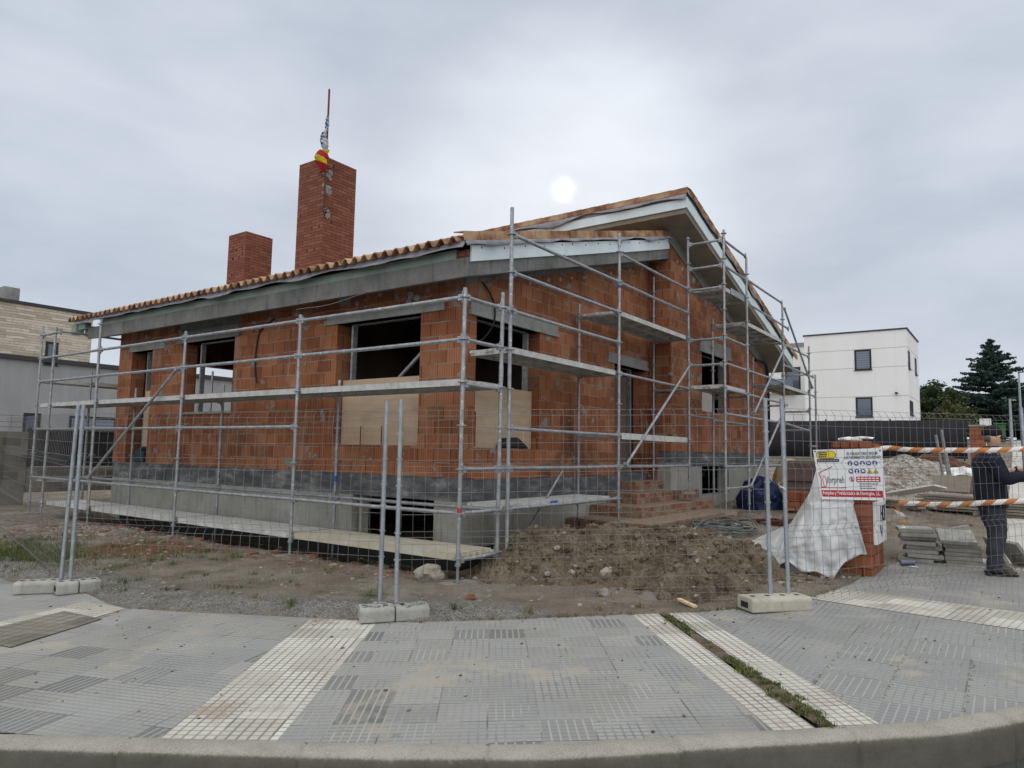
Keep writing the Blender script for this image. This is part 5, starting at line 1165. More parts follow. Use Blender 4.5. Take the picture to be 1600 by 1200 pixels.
def tape(pts, label, w=.062, zig=None):
    P = smooth(pts, 14); L = 0; m_ = MB(); prev = None; up0 = Vector((0, 0, 1)); st = .115
    L_ = [0.0]
    for a, b in zip(P, P[1:]): L_.append(L_[-1] + (b - a).length)
    def at(s_):
        s_ = min(max(s_, 0), L_[-1]); k = max(j for j in range(len(L_)) if L_[j] <= s_ + 1e-9); k = min(k, len(P) - 2); return P[k].lerp(P[k + 1], (s_ - L_[k]) / (L_[k + 1] - L_[k] + 1e-9)), (P[k + 1] - P[k]).normalized()
    n = int(L_[-1] / st)
    for i in range(n):
        for q in range(3):
            def c(s_, top):
                p, d = at(s_); tw = .35 * math.sin(s_ * 2.3 + 1); side = d.cross(Vector((-1, 0, 0))).normalized(); side = side if side.z >= 0 or abs(side.z) < .2 else -side
                return p + (side * math.cos(tw) + Vector((-1, 0, 0)) * math.sin(tw) * .5) * (w / 2 * (1 if top else -1))
            a, b = i * st + q * st / 3, i * st + (q + 1) * st / 3; sl = .04
            m_.add([c(a - sl, False), c(b - sl, False), c(b + sl, True), c(a + sl, True)], [(0, 1, 2, 3)], i % 2, True)
    o_ = one(m_, 'barrier_tape', ['tape_o', 'tape_w'], label, 'barrier tape', 'striped tapes tied across the entrance'); s_ = o_.modifiers.new('solid', 'SOLIDIFY'); s_.thickness = .002
tape([(3.34, -3.70, 1.57), (3.42, -3.9, 1.612), (3.49, -4.18, 1.592), (3.7, -4.91, 1.603), (4.0, -5.5, 1.64)], 'upper orange and white striped tape, level with the man\'s shoulder')
tape([(3.47, -3.96, .95), (3.65, -4.48, .952), (3.78, -4.89, .992), (4.04, -5.47, 1.05)], 'lower orange and white striped tape, level with the man\'s hips')
tape([(3.47, -3.955, .945), (3.49, -3.975, .85), (3.53, -4.03, .78), (3.50, -3.985, .73), (3.57, -4.06, .69), (3.465, -3.99, .62)], 'torn end of striped tape dangling in a zigzag beside the gate pillar', .06)

# ------------------------------------------------------------------ things lying on the ground to the right
random.seed(12)
def slab(label, c, size, rot, mat='slabs', group='loose grey paving slabs', name='paving_slab', cat='paving slab'):
    m_ = MB(); sx, sy, sz = size; m_.box((-sx / 2, -sy / 2, -sz / 2), (sx / 2, sy / 2, sz / 2)); o_ = m_.build(name, mat, None, bevel=.005); o_.location = c; o_.rotation_euler = rot; return tag(o_, label, cat, group)
sx, sy, sz0 = 4.95, -4.02, pav(4.9, -4) + .004
for i in range(8): slab('grey paving slab in the taller stack, next to the gate pillar', (sx + random.uniform(-.05, .05), sy + random.uniform(-.06, .06) - .05 * (i in (1, 2)), sz0 + .03 + i * .056), (.42, .42, .05), (random.uniform(-.02, .02), random.uniform(-.02, .02), .16 + random.uniform(-.1, .1)))
for i in range(5): slab('grey paving slab in the lower stack, between the tall stack and the leaning slabs', (sx + .12 + random.uniform(-.03, .03), sy - .50 + random.uniform(-.03, .03), sz0 + .03 + i * .054), (.42, .42, .05), (0, 0, .2 + random.uniform(-.08, .08)))
slab('pale paving slab lying tilted on top of the lower stack', (sx + .04, sy - .45, sz0 + .355), (.42, .42, .05), (.02, -.30, .2)); slab('grey paving slab propped askew behind the two stacks', (sx + .45, sy - .35, sz0 + .40), (.45, .42, .05), (-.28, .1, .2))
slab('pale paving slab leaning on the lower stack, wider of the two leaning', (sx + .0, sy - .90, sz0 + .19), (.38, .045, .42), (-.42, 0, .35)); slab('pale paving slab leaning nearest to the man\'s boots', (sx + .1, sy - 1.10, sz0 + .17), (.40, .045, .42), (-.62, 0, .6))
t = thing('drink_can', 'crushed blue grey drink can lying on the paving near the slabs', 'can', (4.42, -3.95, pav(4.4, -3.9) + .04))
m = MB(); m.tube([(-.09, 0, 0), (-.07, 0, 0), (.03, .005, 0), (.085, 0, 0)], .035, 12, rs=[.028, .036, .034, .036]); q = m.build('body', 'can', None); q.parent = t; q.rotation_euler = (0, 0, R(-50))
m = MB(); m.tube([(.085, 0, 0), (.095, 0, 0)], .03, 12); q = m.build('lid', 'galv', None); q.parent = t; q.rotation_euler = (0, 0, R(-50))
m = MB(); m.rock((0, 0, 0), .06, 0, (.6, 1, .15)); o = one(m, 'paper_scrap', 'white', 'crumpled white scrap of paper on the paving beyond the can', 'paper'); o.location = (4.30, -4.03, pav(4.3, -4) + .012)

m = MB(); random.seed(6)     # hoses in loops
for i in range(9):
    cx_, cy_ = 5.3 + random.uniform(-.5, .6), -1.1 + random.uniform(-.15, .15); a_, b_ = random.uniform(.45, .85), random.uniform(.3, .5); ph = random.uniform(0, 6)
    m.tube([(cx_ + a_ * math.cos(k / 22 * 6.0 + ph) - .3 * b_ * math.sin(k / 22 * 6.0), cy_ + b_ * math.sin(k / 22 * 6.0 + ph), gz(cx_, cy_) + .03 + .035 * (i % 4) + .05 * math.sin(k * .7 + i)) for k in range(23)], .014, 6)
m.tube(smooth([(4.7, -.9, .25), (5.0, -1.0, .42), (5.5, -1.15, .47), (6.0, -1.2, .36), (6.3, -1.3, .28)]), .016, 6)
one(m, 'hose_coil', simple('hose_grey', (.12, .135, .125), .6, var=.3), 'tangled coil of grey green hose on the ground in front of the steps', 'hose')
m = MB(); random.seed(9)
for i in range(16): c = Vector((7.0 + random.uniform(-.3, .3), -1.55 + random.uniform(-.2, .2), gz(7, -1.5) + .05 + .07 * random.random())); a_ = random.uniform(0, 3.1); d_ = Vector((math.cos(a_), math.sin(a_), random.uniform(-.15, .15))) * random.uniform(.12, .3); m.bar(c - d_, c + d_, .05, .03)
one(m, 'timber_scraps', 'rust', 'small heap of dark rotten wood scraps beside the hose', 'wood scraps')
# tarpaulin heap, wrapped brick pack, hollow-brick pack
def lump(name, label, cat, c, s_, mat, seed, sub=4, amp=.25):
    b_ = bmesh.new(); bmesh.ops.create_icosphere(b_, subdivisions=sub, radius=1)
    for v_ in b_.verts:
        k = 1 + amp * mn.fractal(v_.co * 1.6 + Vector((seed, 0, 0)), 1, 2, 4); v_.co = Vector((v_.co.x * s_[0] * k, v_.co.y * s_[1] * k, max(-.12, v_.co.z) * s_[2] * k))
    me = bpy.data.meshes.new(name); b_.to_mesh(me); b_.free(); me.materials.append(MT[mat]); o_ = bpy.data.objects.new(name, me); COL.objects.link(o_); o_.location = c; return tag(o_, label, cat)
lump('tarpaulin', 'dark blue tarpaulin heaped over materials by the cellar door', 'tarpaulin', (9.45, -.62, gz(9.4, -.6)), (.45, .5, .62), 'tarp', 3)
lump('sand_heap', 'small heap of yellow sand seen between the scaffold and the fence posts', 'sand heap', (11.9, -.62, gz(12, -.6)), (.5, .45, 1.02), 'sand', 5, 3, .12)
t = thing('brick_pack', 'brown grey wrapped pack of bricks behind the plastic sheet', 'brick pack', (10, -1.8, gz(10, -1.8)))
m = MB(); m.box((9.5, -2.6, gz(10, -1.8) + .12), (10.7, -1.17, 1.40)); m.build('bricks', 'brickpal', t, bevel=.02)
m = MB(); [m.box((9.45, y, gz(10, -1.8)), (10.75, y + .12, gz(10, -1.8) + .118)) for y in (-2.6, -1.95, -1.29)]; m.build('pallet', 'ply_dark', t)
m = MB(); m.box((9.485, -2.61, .95), (9.497, -1.16, .975)); m.build('strap', 'cable', t)
t = thing('brick_pack', 'low stack of orange hollow bricks just left of the plastic sheet', 'brick pack', (9.1, -1.6, gz(9.1, -1.6)))
m = MB()
for i in range(3):
    for k in range(2): m.box((8.85, -2.15 + i * .29, gz(9.1, -1.6) + k * .2), (9.4, -1.87 + i * .29, gz(9.1, -1.6) + .19 + k * .2))
m.build('bricks', 'pillar', t, bevel=.01)
# gravel heap, planks, poles, white sack
def heap(name, label, cat, c, rx, ry, h, mat, st=.06, seed=0):
    nx, ny = int(2.2 * rx / st), int(2.2 * ry / st); v = []
    for j in range(ny):
        for i in range(nx):
            x, y = -1.1 * rx + i * st, -1.1 * ry + j * st; r_ = math.hypot(x / rx, y / ry); hh = h * max(0, 1 - r_ ** 1.4); n_ = .25 * h * mn.fractal(Vector((x * .9, y * .9, seed)), 1, 2, 3) * min(1, hh / h * 4) + .05 * mn.noise(Vector((x * 9, y * 9, seed))) * min(1, hh * 8)
            v.append((c[0] + x, c[1] + y, gz(c[0] + x, c[1] + y) - .04 + hh + n_))
    m_ = MB(); m_.add(v, [(j * nx + i, j * nx + i + 1, (j + 1) * nx + i + 1, (j + 1) * nx + i) for j in range(ny - 1) for i in range(nx - 1)], 0, False); return one(m_, name, mat, label, cat)
gg = G('pale_gravel', .95, 0, .1); gg.col(gg.mix(gg.step(gg.noise(1.5, 4), .45, .65, 0, .5), gg.ramp(gg.vor(11, out='Color'), [(.2, (.16, .14, .115)), (.5, (.30, .275, .235)), (.85, (.46, .435, .39))]), (.24, .2, .15))); gg.bump(gg.vor(11), 1, .06); MT['gravel'] = gg.m
heap('gravel_heap', 'long pale gravel heap beyond the gate pillar', 'gravel heap', (15.6, -2.8, 0), 3.2, 1.9, 1.0, 'gravel', .09, 4)
random.seed(15)
def planks(label, c, n, ln, ang, mat='ply_dark', rows=4):
    t_ = thing('timber_stack', label, 'timber stack', (c[0], c[1], gz(*c[:2])), 'stacks of old grey boards'); z = gz(*c[:2])
    m_ = MB(); k = 0
    for r_ in range(n):
        for q in range(rows):
            M = Matrix.Translation((c[0], c[1], z + .06 + r_ * .055)) @ Matrix.Rotation(ang + random.uniform(-.06, .06), 4, 'Z'); y = (q - rows / 2) * .24 + random.uniform(-.03, .03); m_.box((-ln / 2 + random.uniform(-.15, .15), y, -.02), (ln / 2 + random.uniform(-.15, .15), y + .21, .02), 0, M)
    m_.build('boards', mat, t_)
    m_ = MB()
    for s_ in (-.35, .35): M = Matrix.Translation((c[0], c[1], z + .015)) @ Matrix.Rotation(ang, 4, 'Z'); m_.box((s_ * ln - .04, -.5, -.02), (s_ * ln + .04, .5, .02), 0, M)
    m_.build('bearers', mat, t_)
planks('stack of weathered grey boards directly behind the man, left of his legs', (11.2, -4.15), 6, 1.3, 1.3); planks('second stack of weathered grey boards, right of the man\'s legs', (11.5, -5.15), 6, 1.4, 1.2); planks('low jumble of grey boards on the ground between the gravel heap and the gate pillar', (11.3, -3.1), 3, 1.4, .9)
slab('white board with a dark underside lying tilted on the boards right of the gate pillar', (10.0, -3.52, .86), (.9, .6, .03), (.12, .22, 1.3), 'white', None, 'tilted_board', 'board'); slab('upper grey panel leaning on the board stack behind the man', (11.0, -4.05, .98), (.7, .06, .35), (.4, 0, 1.25), 'ply_dark', None, 'old_panel', 'board')
t = thing('steel_poles', 'bundle of three grey steel poles leaning beside the gravel heap', 'poles', (12.7, -3.9, .52))
for k, (a_, b_) in enumerate((((12.48, -3.81, 2.15), (12.74, -3.945, .5)), ((12.42, -3.70, 2.03), (12.68, -3.86, .5)), ((12.55, -3.86, 1.75), (12.78, -4.0, .5)))): m = MB(); m.tube([a_, b_], .03, 8); m.build('pole', 'galv2', t)
lump('white_sack', 'crumpled white sack on the gravel heap left of the man', 'sack', (14.4, -4.1, gz(14.4, -4.1) + .55), (.28, .42, .22), 'white', 8, 3, .4)
lump('earth_heap', 'low brown earth hump under the white sack', 'earth heap', (14.7, -4.2, gz(14.7, -4.2)), (.9, .8, .6), 'mound', 2, 4, .3)
lump('debris_heap', 'dark brown debris heap in front of the black windbreak, under the striped tape', 'debris heap', (19.2, -3.2, gz(19.2, -3.2) + .3), (.5, .8, .6), 'rust', 9, 4, .3)
t = thing('gate_pillar', 'far orange brick pillar at the end of the black windbreak, left of the man\'s cap', 'pillar', (22.8, -4.1, gz(22.8, -4.1)))
m = MB(); m.box((22.5, -4.35, .6), (22.9, -3.9, 2.62)); m.build('shaft', 'pillar', t); m = MB(); m.box((22.48, -4.37, 2.622), (22.92, -3.88, 2.68)); m.build('cap', 'lintel', t)
m = MB(); m.box((30, -4.36, 1.3), (30.2, -3.95, 3.25)); one(m, 'white_wall', 'white', 'short white wall piece seen behind the man\'s cap', 'wall')
t = thing('waste_container', 'green waste container far up the street, below the conifer', 'container', (56, -4.3, gz(56, -4.3)))
m = MB(); m.box((55.6, -4.62, gz(56, -4.4) + .1), (56.6, -3.95, 4.05)); m.build('bin', 'green', t, bevel=.08); m = MB(); m.box((55.55, -4.66, 4.055), (56.65, -3.91, 4.17)); m.build('lid', 'green', t, bevel=.04)

# ------------------------------------------------------------------ neighbours
# white modern house on the right
hx, hy = 41.14, -.135; hz = gz(41, 2) - .3
wh = thing('white_house', 'white two storey flat roofed modern house behind the black windbreak', 'house', (hx, hy, hz))
def cubewall(name, a, b, mat, parent, holes_x=(), holes_y=()):
    return None
m = MB(); m.box((hx, hy, hz), (47.15, 5.67, 9.2)); m.build('wall', 'render_w', wh)
m = MB(); m.box((hx - .06, hy - .06, 9.2), (47.2, 5.73, 9.285)); m.build('roof_coping', 'cap', wh)
m = MB(); m.box((44.0, 5.672, hz), (49, 12, 9.0)); m.box((43.2, 6.9, 5.8), (44, 9.2, 6.0)); m.build('wall', 'render_w', wh)
m = MB(); m.box((43.9, 5.70, 9.0), (49, 12.1, 9.25)); m.build('roof_coping', 'lintel', wh)
m = MB()
for z in (8.12, 6.97, 5.2): m.box((hx - .004, hy + .01, z), (hx + .002, 5.66, z + .03)); m.box((hx + .01, hy - .004, z), (47.1, hy + .002, z + .03))
m.build('render_joint', 'seam', wh)  # thin grey strips mark the joints in the render
def window(axis, c, u0, u1, z0, z1, par, glass='blind', sgn=-1):
    fr = MB(); w = .10; d = .03
    def bx(m_, a0, a1, b0, b1, o0, o1):
        if axis == 'X': m_.box((c + sgn * o1, a0, b0), (c + sgn * o0, a1, b1)) if sgn < 0 else m_.box((c + o0, a0, b0), (c + o1, a1, b1))
        else: m_.box((a0, c - o1, b0), (a1, c - o0, b1))
    bx(fr, u0, u0 + w, z0, z1, -.05, d); bx(fr, u1 - w, u1, z0, z1, -.05, d); bx(fr, u0 + w, u1 - w, z1 - w, z1, -.05, d); bx(fr, u0 + w, u1 - w, z0, z0 + w * .7, -.05, d); o_ = fr.build('window', 'frame', par)
    g_ = MB(); bx(g_, u0 + w, u1 - w, z0 + w * .7, z1 - w, -.01, .006); p_ = g_.build('pane', glass, None); p_.parent = o_; p_.matrix_parent_inverse = o_.matrix_local.inverted() if False else Matrix.Translation(par.location).inverted() @ Matrix.Translation(par.location)
    s_ = MB(); bx(s_, u0 - .04, u1 + .04, z0 - .06, z0 - .002, 0, .07); q_ = s_.build('sill', 'cap', None); q_.parent = o_
    return o_
window('X', hx, 1.79, 2.73, 6.87, 8.12, wh); window('X', hx, 1.80, 2.73, 3.98, 5.18, wh, 'glass')
window('Y', hy, 41.45, 42.3, 6.87, 7.95, wh, 'glass'); window('Y', hy, 44.9, 45.7, 6.85, 7.93, wh, 'glass'); window('Y', hy, 41.45, 43.0, 4.1, 4.95, wh, 'glass')
window('X', 44.0, 6.6, 7.6, 6.0, 7.6, wh, 'glass')
m = MB(); m.box((hx - .25, .42, 5.32), (hx - .002, .56, 5.42)); m.build('wall_lamp', 'cap', wh, bevel=.02)
m = MB(); m.box((43, 2.3, 9.286), (44.2, 3.1, 9.56)); m.build('roof_unit', 'lintel', wh)
m = MB(); m.box((43.18, 6.9, 6.0), (43.22, 9.2, 6.75)); m.build('balcony_railing', 'glass', wh)
# stone and grey house on the left
Y0 = 28.0
def k28(x20, z20): return (CAM.x + (x20 - CAM.x) * (Y0 - CAM.y) / (20 - CAM.y), CAM.z + (z20 - CAM.z) * (Y0 - CAM.y) / (20 - CAM.y))
nh = thing('neighbour_house', 'house with pale stone cladding above a long grey rendered ground floor', 'house', (4, Y0, 0))
xr, zt = k28(4.553, 5.80); _, zm_ = k28(4, 4.14); xl = -14
m = MB(); m.box((xl, Y0 + .02, zm_), (xr, Y0 + 9, zt)); m.build('stone_wall', 'stone', nh)
m = MB(); m.box((xl, Y0 - .06, zt), (xr + .08, Y0 + 9.1, zt + .12)); m.box((xl, Y0 - .14, zm_ - .12), (18, Y0 - .001, zm_ + .06)); m.build('roof_coping', 'cap', nh)
m = MB(); m.box((xl, Y0, -.5), (17.9, Y0 + 8.9, zm_ - .005)); m.build('render_wall', 'render_g', nh)
m = MB(); m.box((11.5, Y0 + 2, zm_), (18, Y0 + 8, zm_ + .25)); m.build('parapet', 'lintel', nh)
def nwin(a, b, gl='glass', c=Y0): x0, z1 = k28(*a); x1, z0 = k28(*b); window('Y', c, x0, x1, z0, z1, nh, gl)
nwin((3.196, 4.736), (3.563, 4.0), c=Y0 + .02); nwin((2.739, 2.41), (3.221, 1.65)); nwin((4.05, 2.39), (5.55, 1.7), 'blind'); nwin((6.3, 3.0), (6.9, 1.6), 'blind')
x0, z1 = k28(2.08, 6.3); x1, _ = k28(2.52, 6); m = MB(); m.box((x0, Y0 + .6, zt + .12), (x1, Y0 + 1.2, z1 + .1)); m.build('roof_vent', 'lintel', nh, bevel=.02)
m = MB(); m.box((6.5, 14.2, -.2), (7.6, 14.5, 5.2)); m.box((3.5, 19, 3.95), (9, 19.3, 4.2)) if False else None
one(m, 'white_gable_wall', 'render_w', 'white wall glimpsed through the second window hole of the brick house', 'wall')
# block wall and dark netted fence between the plots
t = thing('block_wall', 'old mossy concrete block wall with wire fencing on top', 'wall', (-2, 14, 0), )
m = MB(); m.box((-14, 14, -.3), (.74, 14.2, 1.74)); m.build('blocks', 'blockwall', t)
m = MB()
for i in range(22):
    x = -4.6 + i * .25; m.tube([(x, 14.1, 1.74), (x, 14.1, 1.95), (x - .05, 14.0, 2.05), (x, 14.1, 2.15)], .004, 4)
for z in (1.85, 1.97, 2.12): m.tube([(-5, 14.1, z), (.7, 14.1, z)], .004, 4)
for x in (-.4, -2.9): m.tube([(x, 14.1, 1.6), (x, 14.1, 2.2)], .025, 6)
m.build('wire_fence', 'frame', t)
t = thing('netted_fence', 'dark netted fence panels on a low wall beside the mossy block wall', 'fence', (2, 14.1, 0))
m = MB(); m.box((.745, 14.08, .92), (5.2, 14.1, 1.78)); m.build('netting', 'screen2', t)
m = MB(); m.box((.745, 14.06, .3), (5.2, 14.26, .90)); m.build('low_wall', 'blockwall', t)
m = MB(); m.box((.745, 14.06, 1.782), (5.2, 14.12, 1.83)); [m.box((x, 14.105, .9), (x + .06, 14.16, 1.86)) for x in (.8, 2.3, 3.8)]; m.build('rails', 'frame', t)
# black windbreak on the right
t = thing('windbreak_fence', 'long fence hung with black windbreak cloth in front of the white house', 'fence', (31, 2, 1.3))
def wb(y): return 31.2 - .08 * y
m = MB(); n = 60; vs = []
for i in range(n + 1):
    y = 8 - 11.4 * i / n; g0 = gz(wb(y), y); 
    for z in (g0 + .1, g0 + 1.0, 3.27 + .012 * mn.noise(Vector((y * 2, 0, 0)))): vs.append((wb(y) + .05 * mn.noise(Vector((y * 1.5, z, 2))), y, z))
m.add(vs, [(i * 3 + k, i * 3 + 3 + k, i * 3 + 4 + k, i * 3 + 1 + k) for i in range(n) for k in range(2)], 0, True); q = m.build('windbreak_cloth', 'screen', t); s_ = q.modifiers.new('solid', 'SOLIDIFY'); s_.thickness = .02
m = MB(); [m.box((wb(y) + .06, y, gz(31, y) - .2), (wb(y) + .12, y + .06, 3.35)) for y in (8, 5.2, 2.4, -.4, -3.3)]; m.build('posts', 'frame', t)
# street lights
def lamp(label, x, y, top, arm):
    t_ = thing('street_lamp', label, 'street lamp', (x, y, gz(x, y)), 'street lamps up the right-hand street'); m_ = MB(); m_.tube([(x, y, gz(x, y) - .2), (x, y, top)], .07, 8, rs=[.09, .06]); m_.build('pole', 'post', t_)
    m_ = MB(); m_.bar((x, y + .05, top), (x, y - arm, top + .06), .16, .07); m_.build('lamp_head', 'cap', t_)
lamp('taller grey street lamp at the right edge beside the conifer', 55.3, -5.56, 7.75, .7); lamp('shorter grey street lamp in front of the conifer', 45.4, -5.0, 5.2, .3)
m = MB(); gzz = gz(80, -8); m.box((79, -14, 1.5), (90, -6.1, 8.2)); t = thing('brown_house', 'brown house partly hidden behind the lamp at the right edge', 'house', (80, -6, gzz)); m.build('wall', 'brickpal', t); m = MB(); m.extr([(78.6, -14.2, 8.2), (78.6, -5.8, 8.2), (78.6, -9.9, 10)], (12, 0, 0)); m.build('roof', 'tile', t)
m = MB(); m.box((13.0, -14, -.2), (30, -9.5, .9)) if False else None

# ------------------------------------------------------------------ trees
def leaf_faces(m, c, n, r, s_, sq=(1, 1, 1), mi=0, droop=0):
    for _ in range(n):
        while True:
            d = Vector((random.uniform(-1, 1), random.uniform(-1, 1), random.uniform(-1, 1)))
            if d.length < 1: break
        p = Vector(c) + Vector((d.x * r * sq[0], d.y * r * sq[1], d.z * r * sq[2])); a = Vector((random.gauss(0, 1), random.gauss(0, 1), random.gauss(0, .7))).normalized(); b = a.cross(Vector((random.gauss(0, 1), random.gauss(0, 1), random.gauss(0, 1)))).normalized()
        k = s_ * random.uniform(.6, 1.4); m.add([p - a * k, p + b * k * .5, p + a * k, p - b * k * .5], [(0, 1, 2, 3)], mi)
def conifer(label, x, y, h, rad):
    z0 = gz(x, y); t_ = thing('conifer_tree', label, 'tree', (x, y, z0)); m_ = MB(); m_.tube([(x, y, z0 - .2), (x, y, z0 + h * .5), (x, y, z0 + h * .97)], .2, 8, rs=[.28, .16, .02]); tk = m_.build('trunk', 'bark', t_)
    m_ = MB(); lim = MB(); k = 0; zz_ = .5
    while zz_ < h - .15:
        f = zz_ / h; n = 8 if f < .8 else 5; R_ = rad * (1 - f) ** .82 * random.uniform(.85, 1.1) + .12
        for i in range(n):
            a = random.uniform(0, 6.283); L = R_ * random.uniform(.55, 1.12); d = Vector((math.cos(a), math.sin(a), 0)); base = Vector((x, y, z0 + zz_ + random.uniform(-.15, .15))); rise = random.uniform(-.02, .22); tip = base + d * L + Vector((0, 0, L * rise))
            lim.tube([base, tip], .02, 4, rs=[.045, .01])
            ns = max(4, int(L / .16))
            for j in range(ns):
                u = (j + .6) / ns; p = base.lerp(tip, u) + Vector((0, 0, -.10 * math.sin(u * 3.1))); wd = (.16 + .5 * (1 - u) * u * 2) * min(1, L); leaf_faces(m_, p, 9, wd, .15, (1, 1, .28))
        zz_ += .21 + .06 * random.random()
    lim.build('limbs', 'bark', t_); m_.build('crown', 'conifer', t_, fix=False)
random.seed(42)
conifer('tall dark conifer with layered drooping branches right of the white house', 66.0, -3.8, 8.6, 4.7)
conifer('smaller dark conifer half hidden at the right of the tall one', 71.0, -6.4, 5.2, 3.4)
def bush(name, label, x, y, h, r, mat, n, s_=.13, dens=30):
    z0 = gz(x, y); t_ = thing(name, label, 'tree', (x, y, z0)); m_ = MB(); tr = MB(); tr.tube([(x, y, z0 - .2), (x, y, z0 + h * .6)], .12, 6, rs=[.16, .06])
    for i in range(n):
        a = random.uniform(0, 6.283); rr = r * random.random() ** .5; e = random.uniform(.12, 1); lim_ = math.sqrt(max(0, 1 - ((e - .45) / .56) ** 2)); c = Vector((x + math.cos(a) * rr * lim_, y + math.sin(a) * rr * lim_, z0 + e * h * random.uniform(.85, 1.03)))
        tr.tube([(x, y, z0 + h * .3), c], .02, 4, rs=[.05, .01], cap=False); leaf_faces(m_, c, dens, random.uniform(.25, .5) * r / 2.2, s_, (1, 1, .8))
    tr.build('trunk', 'bark', t_); m_.build('crown', mat, t_, fix=False)
bush('broadleaf_tree', 'dark green tree directly right of the white house', 57, -.2, 4.6, 2.1, 'bush_d', 210, .13, 44); bush('broadleaf_tree', 'dark tree behind the olive bush, between white house and conifer', 62, -1.3, 3.9, 1.9, 'bush_d', 70); bush('olive_bush', 'olive green rounded bush in front of the conifer', 52.5, -1.5, 2.9, 1.75, 'bush_l', 120, .10, 40)
bush('broadleaf_tree', 'dark shrub mass under the conifer at the head of the street', 68, -5.4, 2.6, 2.2, 'bush_d', 80); bush('broadleaf_tree', 'dark hedge tree at the far right behind the lamps', 66, -7.6, 3.4, 2.6, 'bush_d', 80)

# ------------------------------------------------------------------ the man
def skin_obj(name, joints, edges, mat, parent, sub=2, root=0):
    me = bpy.data.meshes.new(name); me.from_pydata([j[0] for j in joints], edges, []); o_ = bpy.data.objects.new(name, me); COL.objects.link(o_); o_.modifiers.new('skin', 'SKIN'); s_ = o_.modifiers.new('sub', 'SUBSURF'); s_.levels = s_.render_levels = sub
    for i, j in enumerate(joints):
        d = me.skin_vertices[0].data[i]; r_ = j[1]; d.radius = r_ if isinstance(r_, tuple) else (r_, r_); d.use_root = (i == root)
    bpy.context.view_layer.update(); ev = bpy.data.meshes.new_from_object(o_.evaluated_get(bpy.context.evaluated_depsgraph_get())); bpy.data.objects.remove(o_); ev.materials.clear(); ev.materials.append(MT[mat]); ev.polygons.foreach_set('use_smooth', [True] * len(ev.polygons)); ev.name = name
    n_ = bpy.data.objects.new(name, ev); COL.objects.link(n_)
    if parent: n_.parent = parent
    return n_
def chain(*idx): return list(zip(idx, idx[1:]))
